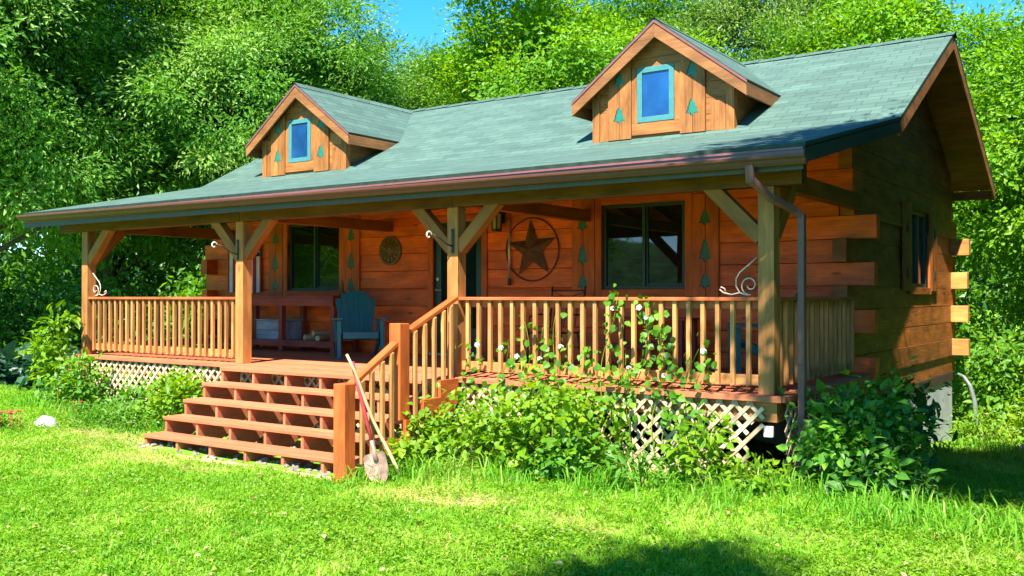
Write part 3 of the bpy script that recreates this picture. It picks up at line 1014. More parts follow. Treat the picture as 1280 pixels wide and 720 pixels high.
    w.b2(xw - hwW + t, xw + hwW - t, FY - 0.035, FY - 0.002, z1 - t, z1)
    w.build('window_frame', M['teal'], do, bevel=0.004)
    p = MB(); p.b2(xw - hwW + t, xw + hwW - t, FY - 0.016, FY - 0.004, z0 + t, z1 - t)
    p.build('window_pane', M['skypane'], do)
    s = MB()
    s.b2(xw - 0.36, xw + 0.36, FY - 0.028, FY - 0.003, zb + 0.03, z0 - 0.003)
    s.b2(xw - 0.36, xw - hwW - 0.002, FY - 0.026, FY - 0.003, z0 - 0.003, z1)
    s.b2(xw + hwW + 0.002, xw + 0.36, FY - 0.026, FY - 0.003, z0 - 0.003, z1)
    s.build('window_casing', M['dormer'], do, bevel=0.003)
    for sgn in (-1, 1):
        a = xw + sgn * 0.365; b = xw + sgn * 0.72
        x0, x1 = min(a, b), max(a, b)
        xm = (x0 + x1) / 2
        q = MB()
        for (u0, u1) in ((x0, xm - 0.003), (xm + 0.003, x1)):
            zt = [min(4.95, rz(u - xc) - 0.03) for u in (u0, u1)]
            q.prism([(u0, zb - 0.01), (u1, zb - 0.01), (u1, zt[1]), (u0, zt[0])], (0, FY - 0.045, 0), (1, 0, 0), (0, 0, 1), (0, 1, 0), 0.042, grain='y')
        q.build('shutter', M['dormer'], do, bevel=0.003)
        for zc, h in ((4.72, 0.20), (4.22, 0.22)):
            tr = MB()
            tr.prism(tree_pts(0.165, h), (xm + 0.003, FY - 0.0485, zc - h / 2), (1, 0, 0), (0, 0, 1), (0, 1, 0), 0.01)
            tr.prism([(a - 0.012, b + 0.004) for a, b in tree_pts(0.165, h)], (xm, FY - 0.0465, zc - h / 2), (1, 0, 0), (0, 0, 1), (0, 1, 0), 0.006, mi=1)
            tr.build('tree_cutout', [M['cutteal'], M['dark']], do)
    return do
dormer(-9.60)
dormer(-2.70)

# --- porch deck, posts, beams, braces
def build_porch():
    DX0, DX1 = PX[0] - PS - 0.10, 0.10
    d = MB()
    y = -0.085
    while y < WY - 0.02:
        y1 = min(y + 0.138, WY - 0.012)
        xs = [DX0, -7.9 + random.uniform(-1, 1), -3.6 + random.uniform(-1, 1), DX1]
        for a, b in zip(xs[:-1], xs[1:]): d.b2(a, b - 0.003, y, y1 - 0.005, G - 0.032, G)
        y += 0.138
    deck = d.build('porch_deck', M['stain'], cabin, bevel=0.003)
    f = MB()
    f.b2(DX0 - 0.004, DX1 + 0.004, -0.122, -0.088, G - 0.052, G + 0.002)
    f.b2(DX1, DX1 + 0.034, -0.088, WY - 0.3, G - 0.052, G + 0.002)
    f.b2(DX0 - 0.034, DX0, -0.088, WY - 0.3, G - 0.052, G + 0.002)
    f.build('fascia', M['stain'], deck, bevel=0.004)
    r = MB()
    r.b2(DX0 + 0.05, DX1 - 0.06, -0.045, 0.0, G - 0.24, G - 0.054)
    r.b2(DX1 - 0.10, DX1 - 0.061, 0.002, WY - 0.05, G - 0.24, G - 0.054)
    r.b2(DX0 + 0.05, DX0 + 0.09, 0.002, WY - 0.05, G - 0.24, G - 0.054)
    for x in np.arange(DX0 + 0.6, DX1 - 0.3, 0.6): r.b2(x, x + 0.04, 0.002, WY - 0.05, G - 0.2, G - 0.034)
    build_each(r, 'joist', M['post'], deck)
    s = MB()
    for x in PX:
        for yy in (1.0, 2.0): s.b2(x - PS, x, yy, yy + 0.14, -0.4, G - 0.242)
    build_each(s, 'footing_post', M['post'], deck)
    jb = MB(); jb.b2(-0.085, 0.0, -0.05, -0.012, 0.435, 0.535)
    jb.build('junction_box', M['white'], deck, bevel=0.006)
    # lattice skirts: diagonal laths in two layers
    def lattice(p0, du, L, z0f, z1, name='lattice_panel', skip=None):
        m = MB()
        p0 = Vector(p0); du = Vector(du); nn = Vector((du.y, -du.x, 0))
        H = 0.95; step = 0.150; w = 0.037
        for lay, sgn in ((0, 1), (1, -1)):
            c = -H
            while c < L + H:
                # lath: u = c + sgn * (z - zmid)
                zs = []
                for z in np.linspace(z1, z1 - H, 20):
                    u = c + sgn * (z - (z1 - H / 2))
                    q = p0 + du * max(0, min(L, u))
                    if 0 <= u <= L and z >= z0f(q.x, q.y) and not (skip and skip(u, z)): zs.append(z)
                if len(zs) >= 2:
                    za, zb = max(zs), min(zs)
                    if lay == 0 and random.random() < 0.03: zb = (za + zb) / 2
                    A = p0 + du * (c + sgn * (za - (z1 - H / 2))); B = p0 + du * (c + sgn * (zb - (z1 - H / 2)))
                    A.z, B.z = za, zb
                    o = nn * (0.004 + 0.009 * (1 - lay))
                    m.bar(A + o, B + o, 0.007, w, up=nn.cross((B - A).normalized()))
                c += step
        m.build(name, M['lattice'], deck)
    gb = lambda x, y: gz1(x, y) - 0.03
    zt = G - 0.06
    lattice((DX0 + 0.06, -0.072, 0), (1, 0, 0), -7.36 - DX0, gb, zt)
    lattice((-7.30, -0.072, 0), (1, 0, 0), 3.66, gb, zt)
    lattice((-3.60, -0.072, 0), (1, 0, 0), 3.54, gb, zt, skip=lambda u, z: u > 3.42 and z > 0.05 and z < 0.52)
    lattice((DX1 - 0.005, -0.02, 0), (0, 1, 0), 2.6, gb, zt)
    # posts
    for i, x in enumerate(PX):
        p = MB()
        p.b2(x - PS, x, 0, PS, G + 0.001, 2.735)
        post = p.build('porch_post', M['post'], cabin, bevel=0.006)
        b = MB()
        xm = x - PS / 2
        def brace(a, c, up, wd=0.125):
            b.bar(a, c, wd, 0.135, up=up)
        if i > 0: brace((x - PS + 0.02, PS / 2, 2.26), (x - PS - 0.50, PS / 2, 2.78), (0, 0, 1))
        if i < 3: brace((x - 0.02, PS / 2, 2.26), (x + 0.50, PS / 2, 2.78), (0, 0, 1))
        if i in (0, 3): brace((xm, PS - 0.02, 2.26), (xm, PS + 0.50, 2.78), (0, 0, 1))
        build_each(b, 'brace', M['beam'], post, bevel=0.005)
    bm = MB()
    xs = [RX0 + 0.35, PX[1] - PS / 2, PX[2] - PS / 2, RX1 - 0.16]
    for a, c in zip(xs[:-1], xs[1:]): bm.b2(a, c - 0.003, 0.004, PS - 0.004, 2.737, 2.955)
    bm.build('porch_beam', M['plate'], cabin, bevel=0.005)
    t = MB()
    for x in (PX[0] - PS / 2, PX[3] - PS / 2):
        t.b2(x - 0.06, x + 0.06, PS + 0.002, WY - 0.02, 2.74, 2.92)
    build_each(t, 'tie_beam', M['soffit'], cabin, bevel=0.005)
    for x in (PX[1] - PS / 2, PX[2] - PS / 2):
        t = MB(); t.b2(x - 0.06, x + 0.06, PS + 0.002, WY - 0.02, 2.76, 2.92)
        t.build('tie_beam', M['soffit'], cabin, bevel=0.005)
    # rafters
    r = MB()
    for x in np.arange(RX0 + 0.3, RX1 - 0.2, 0.61):
        r.bar((x, EAVE[0] + 0.05, EAVE[1] - 0.125), (x, WY - 0.03, roofz(WY - 0.03) - 0.13), 0.045, 0.12)
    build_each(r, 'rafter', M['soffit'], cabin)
build_porch()

def railing(p0, p1, n, side):
    """front railing between two points (x, y); balusters on the outer side"""
    p0, p1 = Vector((*p0, 0)), Vector((*p1, 0))
    d = (p1 - p0).normalized(); nn = Vector((d.y, -d.x, 0)) * side
    zt = G + 0.90
    t = MB()
    t.bar(p0 + Vector((0, 0, zt - 0.018)), p1 + Vector((0, 0, zt - 0.018)), 0.13, 0.036)
    t.bar(p0 + Vector((0, 0, zt - 0.075)) - nn * 0.02, p1 + Vector((0, 0, zt - 0.075)) - nn * 0.02, 0.034, 0.075)
    o = t.build('railing', M['rail'], cabin, bevel=0.005)
    b = MB()
    b.bar(p0 + Vector((0, 0, G + 0.125)) - nn * 0.02, p1 + Vector((0, 0, G + 0.125)) - nn * 0.02, 0.034, 0.10)
    b.build('bottom_rail', M['baluster'], o, bevel=0.004)
    L = (p1 - p0).length
    for i in range(n):
        q = p0 + d * (L * (i + 0.75) / (n + 0.5)) + nn * 0.021 + d * random.uniform(-0.006, 0.006)
        z0 = G + 0.06
        w = 0.040
        bb = MB()
        rot = Matrix((d, nn, Vector((0, 0, 1)))).transposed()
        z1 = zt - 0.038
        bb.box((q.x, q.y, (z0 + 0.03 + z1) / 2), (w, w * 0.98, z1 - z0 - 0.03), rot)
        # bevelled foot
        pts = [(-w / 2, 0.03), (w / 2, 0.03), (w / 2, 0.022), (-w / 2, -0.0)]
        bb.prism([(x, y) for x, y in pts], q - nn * w * 0.48 + Vector((0, 0, z0)), nn * 0 + d, (0, 0, 1), nn, w * 0.96)
        bb.build('baluster', M['baluster'], o)
railing((PX[0], 0.075), (PX[1] - PS, 0.075), 24, 1)
railing((PX[2], 0.075), (PX[3] - PS, 0.075), 23, 1)
railing((PX[3] - 0.06, PS), (PX[3] - 0.06, WY - 0.25), 16, 1)
railing((PX[0] - PS + 0.06, PS), (PX[0] - PS + 0.06, WY - 0.25), 14, -1)

# ------------------------------------------------------------------ steps
def build_steps():
    st = thing('wooden_steps', 'wide red stained wooden steps with open risers leading up to the porch', 'steps', (-5.4, -1.0, 0))
    X0, X1 = -7.27, -3.60
    NT = 5
    ys = [-0.43 - 0.283 * i for i in range(NT)]
    zs = [G - 0.012 - 0.186 * i for i in range(NT)]
    for i in range(NT):
        t = MB()
        dep = 0.305 if i else 0.305
        if i == 0:
            t.b2(X0, X1, ys[i], ys[i] + 0.15, zs[i] - 0.05, zs[i])
            t.b2(X0, X1, ys[i] + 0.156, -0.126, zs[i] - 0.05, zs[i])
        else:
            t.b2(X0, X1, ys[i], ys[i] + 0.148, zs[i] - 0.042, zs[i])
            t.b2(X0, X1, ys[i] + 0.153, ys[i] + dep, zs[i] - 0.042, zs[i])
        t.build('tread', M['stain'], st, bevel=0.006)
    n = 7
    for j in range(n):
        x = X0 + 0.03 + (X1 - X0 - 0.06) * j / (n - 1)
        pts = []
        for i in range(NT - 1, -1, -1):
            z = zs[i] - 0.051
            pts.append((ys[i] + 0.02, z)); pts.append((ys[i] + 0.02 + (0.283 if i else 0.27), z))
        poly = [(ys[-1] + 0.02, -0.16)]
        for i in range(NT - 1, -1, -1):
            z = zs[i] - 0.051 + (0.008 if i else 0)
            poly.append((ys[i] + 0.02, z))
            poly.append((ys[i] + 0.02 + 0.283 if i else -0.13, z))
        poly += [(-0.13, zs[0] - 0.40), (ys[-1] + 0.36, -0.18)]
        s = MB()
        s.prism(poly, (x - 0.02, 0, 0), (0, 1, 0), (0, 0, 1), (1, 0, 0), 0.04, grain='x')
        s.build('stringer', M['stain'], st)
    # outer saw-tooth skirt on the right, proud of the treads
    poly = [(ys[-1] - 0.01, -0.10)]
    for i in range(NT - 1, -1, -1):
        z = zs[i] + 0.006
        poly.append((ys[i] - 0.01, z)); poly.append((ys[i] + 0.273 if i else -0.126, z))
    poly += [(-0.126, zs[0] - 0.26), (ys[-1] + 0.24, -0.12)]
    s = MB(); s.prism(poly, (X1 + 0.002, 0, 0), (0, 1, 0), (0, 0, 1), (1, 0, 0), 0.04, grain='x')
    s.build('stringer', M['newel'], st, label='orange stained saw-tooth side board')
    xr = X1 - 0.15
    # newel posts
    lo = MB(); lo.b2(xr - 0.005, xr + 0.15, -1.86, -1.71, -0.20, 0.868)
    lo.build('newel_post', M['newel'], st, bevel=0.008)
    up = MB(); up.b2(xr, xr + 0.154, -1.06, -0.905, 0.43, 1.44)
    up.build('newel_post', M['newel'], st, bevel=0.008)
    # sloping handrails
    h = MB()
    xm = xr + 0.085
    h.bar((xm, -1.72, 0.845), (xm, -1.05, 1.235), 0.10, 0.042)
    h.build('handrail', M['newel'], st, bevel=0.005)
    h2 = MB()
    h2.bar((xm, -0.915, 1.33), (xm, -0.05, 1.705), 0.10, 0.042)
    h2.build('handrail', M['newel'], st, bevel=0.005)
    # balusters: lower and upper flight, fixed to the treads, bevelled tops
    def bal(y, z0, z1):
        b = MB()
        w = 0.04
        pts = [(y - w / 2, z0), (y + w / 2, z0), (y + w / 2, z1), (y - w / 2, z1 - 0.02)]
        b.prism(pts, (xm + 0.03, 0, 0), (0, 1, 0), (0, 0, 1), (1, 0, 0), w, grain='y')
        b.build('baluster', M['baluster'], st)
    for i, y in enumerate((-1.60, -1.46, -1.31, -1.17)):
        bal(y, 0.06 if y < -1.30 else 0.25, 0.825 + (y + 1.72) * 0.582)
    for y in (-0.80, -0.64, -0.48, -0.32, -0.19):
        bal(y, 0.43 if y < -0.72 else (0.62 if y < -0.43 else 0.80), 1.31 + (y + 0.915) * 0.433)
    # timber edging with gravel at the foot
    e = MB()
    e.b2(-7.25, -3.85, -1.80, -1.70, -0.25, -0.085)
    e.build('edging_timber', M['stick'], st, bevel=0.01)
build_steps()

def stones():
    m = MB()
    r = random.Random(5)
    for i in range(420):
        x = r.uniform(-7.3, -3.9); y = r.uniform(-1.68, -0.5)
        s = r.uniform(0.015, 0.05)
        rot = Matrix.Rotation(r.uniform(0, 6.28), 3, 'Z') @ Matrix.Rotation(r.uniform(0, 1), 3, 'X')
        m.box((x, y, gz1(x, y) + s * 0.15), (s * 1.3, s, s * 0.7), rot)
    o = m.build('gravel', M['gravel'], bevel=0.006)
    tag(o, 'loose pale gravel lying under the porch steps', 'gravel', kind='stuff')
stones()

# ------------------------------------------------------------------ things hung on the cabin
def wall_star():
    cx, cz, r = -4.67, 2.40, 0.455
    t = thing('barn_star', 'rusty five-pointed tin star inside a ring, hung on the log wall beside the door', 'wall star', (cx, WY, cz - r))
    s = MB()
    pts = []
    for i in range(10):
        a = math.pi / 2 + i * math.pi / 5 + R(4)
        rr = (r * 0.97) if i % 2 == 0 else r * 0.385
        pts.append(Vector((cx + rr * math.cos(a), WY - 0.025, cz + rr * math.sin(a))))
    apex = Vector((cx, WY - 0.115, cz)); back = Vector((cx, WY - 0.018, cz))
    for i in range(10):
        p, q = pts[i], pts[(i + 1) % 10]
        s.quad([apex, q, p], [(0, 0), (1, 0), (0, 1)], rnd=0.5)
        s.quad([back, p, q], [(0, 0), (1, 0), (0, 1)], rnd=0.5)
    s.build('star', M['rust'], t)
    g = MB()
    g.tube([(cx + r * math.cos(2 * math.pi * i / 48), WY - 0.022, cz + r * math.sin(2 * math.pi * i / 48)) for i in range(49)], 0.010, 8, caps=False)
    g.build('ring', M['ring'], t, smooth=True)
wall_star()

def plaque():
    cx, cz, r = -7.41, 2.455, 0.235
    t = thing('wall_plaque', 'round bronze medallion with a rosette, hung on the log wall between window and door', 'plaque', (cx, WY, cz - r))
    m = MB()
    m.lathe([(0.0, -0.034), (0.05, -0.034), (0.06, -0.026), (0.10, -0.026), (0.11, -0.034), (0.125, -0.026), (0.185, -0.024), (0.20, -0.038), (r, -0.034), (r, -0.008), (0.0, -0.008)], (cx, WY, cz), 32, 'y')
    m.build('disc', M['plaque'], t)
    b = MB()
    for i in range(12):
        a = i * math.pi / 6
        b.bar((cx + 0.075 * math.cos(a), WY - 0.030, cz + 0.075 * math.sin(a)), (cx + 0.18 * math.cos(a), WY - 0.030, cz + 0.18 * math.sin(a)), 0.022, 0.012, up=(0, 1, 0))
    b.build('rosette', M['ring'], t, bevel=0.003)
plaque()

def lantern():
    cx, cz = -5.20, 2.68
    t = thing('wall_lantern', 'black carriage lantern with amber glass on the log wall right of the door', 'lantern', (cx, WY, cz))
    y = WY - 0.16
    b = MB()
    b.lathe([(0.0, 0.0), (0.085, 0.0), (0.085, 0.025), (0.07, 0.03), (0.0, 0.03)], (cx, y, cz), 6)
    b.lathe([(0.105, 0.25), (0.10, 0.27), (0.05, 0.34), (0.03, 0.36), (0.03, 0.38), (0.012, 0.39), (0.0, 0.41)], (cx, y, cz), 6)
    b.lathe([(0.0, 0.249), (0.105, 0.25)], (cx, y, cz), 6)
    for i in range(6):
        a = i * math.pi / 3
        b.bar((cx + 0.073 * math.cos(a), y + 0.073 * math.sin(a), cz + 0.03), (cx + 0.088 * math.cos(a), y + 0.088 * math.sin(a), cz + 0.252), 0.012, 0.012, up=(0, 1, 0))
    b.build('lamp_cage', M['iron'], t)
    g = MB(); g.lathe([(0.062, 0.03), (0.075, 0.25)], (cx, y, cz), 6)
    g.build('lamp_glass', M['lampglass'], t)
    k = MB()
    k.b2(cx - 0.05, cx + 0.05, WY - 0.03, WY - 0.001, cz + 0.12, cz + 0.42)
    k.tube([(cx, WY - 0.03, cz + 0.36), (cx, WY - 0.08, cz + 0.46), (cx, y, cz + 0.45), (cx, y, cz + 0.40)], 0.011)
    k.build('wall_bracket', M['iron'], t)
lantern()

def thermometer():
    x = -5.05
    t = thing('wind_chime', 'slim silver chime tube hanging beside the rusty star and the black lantern', 'wind chime', (x, WY - 0.05, 1.9))
    m = MB(); m.tube([(x, WY - 0.05, 1.98), (x, WY - 0.05, 2.86)], 0.016, 10)
    m.build('chime_tube', M['silver'], t, smooth=True)
    e = MB(); e.tube([(x, WY - 0.05, 1.885), (x, WY - 0.05, 1.985)], [0.028, 0.022], 10)
    e.build('weight', M['iron'], t)
    c = MB(); c.tube([(x, WY - 0.05, 2.86), (x, WY - 0.03, 2.97)], 0.004, 6)
    c.tube([(x, WY - 0.06, 2.965), (x, WY, 2.97)], 0.006, 6)
    c.build('hook', M['iron'], t)
thermometer()

def flag():
    x0, x1 = -11.38, -10.46
    zt, zb = 2.80, 1.78
    t = thing('hanging_flag', 'vertical flag with dark starry canton and red and white stripes hung behind the porch post', 'flag', (-11, WY, zb))
    N = 13
    y = lambda u: WY - 0.045 - 0.018 * math.sin(u * 19) - 0.01 * math.sin(u * 41)
    m = MB()
    w = x1 - x0
    for i in range(N):
        for k in range(4):
            u0 = (i + k / 4) / N; u1 = (i + (k + 1) / 4) / N
            bot0 = zb + 0.02 * math.sin(u0 * 8)
            bot1 = zb + 0.02 * math.sin(u1 * 8)
            can = u0 >= 6 / 13 - 1e-6
            top = zt - 0.36 if can else zt
            mi = 0 if i % 2 == 0 else 1
            m.quad([(x0 + w * u0, y(u0), bot0), (x0 + w * u1, y(u1), bot1), (x0 + w * u1, y(u1), top), (x0 + w * u0, y(u0), top)], [(0, 0)] * 4, mi)
            if can:
                m.quad([(x0 + w * u0, y(u0), top), (x0 + w * u1, y(u1), top), (x0 + w * u1, y(u1), zt), (x0 + w * u0, y(u0), zt)], [(0, 0)] * 4, 2)
    for a in range(6):
        for b in range(5):
            u = 6 / 13 + (a + 0.6) / 6.4 * 7 / 13
            z = zt - 0.04 - b * 0.068 - (0.034 if a % 2 else 0)
            if z < zt - 0.34: continue
            sp = []
            for i in range(10):
                an = math.pi / 2 + i * math.pi / 5; rr = 0.023 if i % 2 == 0 else 0.01
                sp.append((x0 + w * u + rr * math.cos(an), y(u) - 0.006, z + rr * math.sin(an)))
            m.quad(sp, [(0, 0)] * 10, 1)
    m.build('cloth', [M['flag_red'], M['flag_white'], M['flag_blue']], t)
    r = MB(); r.tube([(x0 - 0.04, WY - 0.045, zt), (x1 + 0.04, WY - 0.045, zt)], 0.012)
    r.build('rod', M['iron'], t)
flag()

def spiral(c, r0, r1, a0, a1, n, ux, uz):
    c, ux, uz = Vector(c), Vector(ux), Vector(uz)
    out = []
    for i in range(n + 1):
        f = i / n
        a = a0 + (a1 - a0) * f; r = r0 + (r1 - r0) * f
        out.append(c + ux * (r * math.cos(a)) + uz * (r * math.sin(a)))
    return out

def plant_hook(x, label, mat='iron'):
    t = thing('plant_hook', label, 'plant hook', (x, 0, 2.36))
    m = MB()
    m.b2(x - 0.018, x + 0.018, -0.012, -0.001, 2.24, 2.46)
    m.lathe([(0.0, -0.02), (0.022, -0.016), (0.022, -0.008)], (x, 0, 2.47), 10, 'y')
    m.lathe([(0.0, -0.02), (0.022, -0.016), (0.022, -0.008)], (x, 0, 2.23), 10, 'y')
    m.build('back_plate', M['iron'], t, bevel=0.003)
    a = MB()
    a.tube([(x, -0.01, 2.29), (x - 0.02, -0.09, 2.31), (x - 0.05, -0.19, 2.38), (x - 0.07, -0.27, 2.41)], 0.009)
    a.build('arm', M['iron'], t, smooth=True)
    s = MB()
    s.tube(spiral((x - 0.085, -0.33, 2.40), 0.052, 0.016, 0.2, 5.6, 26, (0, 1, 0), (0, 0, 1)), 0.008)
    s.build('curl', M['white'], t, smooth=True)
plant_hook(PX[1] - PS / 2 - 0.02, 'scrolled plant hook with white curl on the post left of the steps')
plant_hook(PX[2] - PS / 2 + 0.01, 'scrolled plant hook with white curl on the post in front of the door')

def scroll_bracket(x, sgn, label, y=0.075):
    z0 = G + 0.902
    t = thing('scroll_bracket', label, 'scroll bracket', (x, y, z0))
    m = MB()
    ux = (sgn, 0, 0)
    o = Vector((x, y, z0 + 0.01))
    P = lambda a, b: o + Vector((sgn * a, 0, b))
    m.tube([P(0.03, 0.36), P(0.10, 0.30), P(0.20, 0.22), P(0.235, 0.16), P(0.235, 0.09), P(0.20, 0.03), P(0.14, 0.008), P(0.09, 0.01)], 0.007)
    m.tube(spiral(P(0.10, 0.10), 0.092, 0.025, -1.5, 6.0, 34, ux, (0, 0, 1)), 0.007)
    m.tube([P(0.20, 0.03), P(0.28, 0.012), P(0.36, 0.03), P(0.40, 0.06), P(0.385, 0.085), P(0.35, 0.07), P(0.34, 0.04)], 0.007)
    m.build('scrollwork', M['scroll'], t, smooth=True)
scroll_bracket(PX[3] - PS - 0.005, -1, 'pale iron scroll bracket standing on the rail at the right corner post')
scroll_bracket(PX[0] + 0.005, 1, 'pale iron scroll bracket standing on the rail at the far left porch post')

# ------------------------------------------------------------------ furniture on the deck
def workbench():
    X0, X1, Y0, Y1 = -10.55, -8.02, 2.36, 3.0
    t = thing('potting_bench', 'red stained wooden bench with a low shelf under the left porch window', 'bench', (-9.2, 2.7, G))
    m = MB()
    n = 4
    for i in range(n):
        a = Y0 - 0.03 + (Y1 - Y0 + 0.03) * i / n
        m.b2(X0 - 0.03, X1 + (0.03 if i < 2 else 0.18), a, a + (Y1 - Y0) / n, 1.70, 1.735)
    m.b2(X0, X1, Y0 - 0.005, Y0 + 0.033, 1.565, 1.699)
    m.b2(X0, X1, Y1 - 0.04, Y1 - 0.002, 1.565, 1.699)
    m.build('bench_top', M['bench'], t, bevel=0.004)
    for x in (X0 + 0.02, X0 + 1.22, X1 - 0.10):
        for y in (Y0 + 0.034, Y1 - 0.13):
            l = MB(); l.b2(x, x + 0.09, y, y + 0.085, G, 1.699)
            l.build('leg', M['bench'], t, bevel=0.004)
    s = MB()
    s.b2(X0, X1, Y0 + 0.01, Y0 + 0.033, 0.90, 1.00)
    for i in range(4):
        a = Y0 + 0.13 + i * 0.105
        s.b2(X0, X1, a, a + 0.10, 0.965, 0.995)
    s.build('shelf', M['bench'], t, bevel=0.003)
workbench()

def crate():
    t = thing('wooden_crate', 'weathered gray wooden crate standing on the low shelf of the red bench', 'crate', (-9.63, 2.65, 0.996))
    x0, x1, y0, y1, z0, z1 = -10.02, -9.27, 2.52, 2.86, 0.997, 1.31
    m = MB()
    for i in range(2):
        a = z0 + i * (z1 - z0) / 2; b = z0 + (i + 1) * (z1 - z0) / 2 - 0.006
        m.b2(x0, x1, y0, y0 + 0.02, a, b); m.b2(x0, x1, y1 - 0.02, y1, a, b)
    build_each(m, 'slat', M['gray_wood'], t, bevel=0.003)
    e = MB()
    e.b2(x0, x0 + 0.02, y0 + 0.021, y1 - 0.021, z0, z1 - 0.01)
    e.b2(x1 - 0.02, x1, y0 + 0.021, y1 - 0.021, z0, z1 - 0.01)
    build_each(e, 'end_board', M['gray_wood'], t)
    l = MB(); l.b2(x0 - 0.015, x1 + 0.02, y0 - 0.015, y1 + 0.015, z1 + 0.001, z1 + 0.022)
    l.build('lid', M['gray_wood'], t, bevel=0.003)
crate()

for i, (x, y, z, ln, rr, an, lab) in enumerate((
        (-8.72, 2.55, 1.045, 0.42, 0.05, 0.3, 'split firewood log lying flat on the bench shelf, left of the others'),
        (-8.55, 2.56, 1.04, 0.40, 0.045, -0.25, 'split firewood log lying flat on the bench shelf, right of the others'),
        (-8.62, 2.58, 1.115, 0.36, 0.042, 0.1, 'short firewood log resting on top of two others on the bench shelf'))):
    f = MB()
    d = Vector((math.sin(an), math.cos(an), 0))
    c = Vector((x, y + 0.12, z))
    f.tube([c - d * ln / 2, c + d * ln / 2], rr, 7)
    tag(f.build('firewood', M['stick'], origin=tuple(c)), lab, 'firewood', 'firewood on the bench shelf')

def ornament():
    t = thing('garden_ornament', 'small golden gnome-like ornament standing on the right end of the red bench', 'ornament', (-8.2, 2.75, 1.736))
    m = MB()
    m.lathe([(0.0, 0.0), (0.04, 0.0), (0.045, 0.04), (0.03, 0.10), (0.02, 0.12), (0.028, 0.15), (0.02, 0.19), (0.006, 0.25), (0.0, 0.25)], (-8.2, 2.75, 1.736), 12)
    m.build('figure', M['plaque'], t, smooth=True)
    t['label'] = 'small golden ornament standing on the right end of the red bench'
ornament()

def adirondack(loc, rot, label):
    """plastic slat-back garden chair, front towards -y before rotation"""
    t = thing('garden_chair', label, 'garden chair', loc, 'teal plastic garden chairs on the porch')
    Rz = Matrix.Rotation(rot, 3, 'Z')
    def put(mb, name, mat, bevel=0.006):
        mb.v = [tuple(Rz @ Vector(v) + Vector(loc)) for v in mb.v]
        return mb.build(name, M[mat], t, bevel=bevel)
    # seat: curved slats from front lip back and down
    s = MB()
    n = 7
    prev = None
    pts = []
    for i in range(n + 1):
        f = i / n
        y = -0.30 + 0.50 * f
        z = 0.375 + 0.02 * math.sin(f * 3.0) - 0.115 * f
        pts.append((y, z))
    for i in range(n):
        (ya, za), (yb, zb) = pts[i], pts[i + 1]
        s.bar((0, ya + 0.004, za), (0, yb - 0.004, zb), 0.52, 0.022)
    s.b2(-0.26, 0.26, -0.335, -0.305, 0.285, 0.385)
    put(s, 'seat', 'chair')
    # back: fan of 7 slats, rounded top
    b = MB()
    k = 7
    for i in range(k):
        u = (i - (k - 1) / 2) / ((k - 1) / 2)
        top = 0.98 - 0.13 * u * u
        w0 = 0.060; w1 = 0.088
        xb = u * 0.19; xt = u * 0.265
        yb, yt = 0.16, 0.16 + 0.30
        zb = 0.26
        N = 5
        poly = []
        for j in range(N + 1):
            f = j / N
            poly.append((xb + (xt - xb) * f, zb + (top - zb) * f, w0 + (w1 - w0) * f))
        left = [(x - w / 2, z) for x, z, w in poly]; right = [(x + w / 2, z) for x, z, w in poly]
        cap = [(xt + (w1 / 2) * math.cos(a), top + 0.025 * math.sin(a)) for a in (0.8, 1.57, 2.34)]
        pl = right + cap + left[::-1]
        L = math.hypot(0.30, 0.70)
        up = Vector((0, 0.30, 0.72)).normalized()
        b.prism([(x, (z - zb) / up.z) for x, z in pl], (0, yb, zb), (1, 0, 0), up, Vector((0, -up.z, up.y)), 0.02, grain='y')
    b.bar((-0.25, 0.33, 0.60), (0.25, 0.33, 0.60), 0.03, 0.06)
    b.bar((-0.21, 0.215, 0.34), (0.21, 0.215, 0.34), 0.03, 0.06)
    put(b, 'backrest', 'chair', 0.004)
    for sx in (-1, 1):
        a = MB()
        pl = [(sx * 0.27, -0.36), (sx * 0.40, -0.36), (sx * 0.415, -0.30), (sx * 0.40, -0.05), (sx * 0.36, 0.32), (sx * 0.29, 0.32), (sx * 0.30, -0.05)]
        if sx < 0: pl = pl[::-1]
        a.prism(pl, (0, 0, 0.555), (1, 0, 0), (0, 1, -0.03), (0, 0, 1), 0.028)
        put(a, 'armrest', 'chair')
        l = MB()
        x = sx * 0.315
        l.bar((x, -0.31, 0.0), (x, -0.31, 0.552), 0.055, 0.075, up=(0, 1, 0))
        put(l, 'leg', 'chair')
        l = MB()
        l.bar((x, -0.22, 0.36), (sx * 0.29, 0.42, 0.0), 0.05, 0.085)
        l.bar((x, 0.16, 0.20), (x, 0.26, 0.545), 0.045, 0.055, up=(0, 1, 0))
        put(l, 'leg', 'chair')
    return t
adirondack((-7.10, 1.98, G), R(50), 'teal plastic garden chair standing between the red bench and the door')
adirondack((-0.95, 2.25, G), R(-62), 'dark teal plastic garden chair behind the railing near the right corner post')

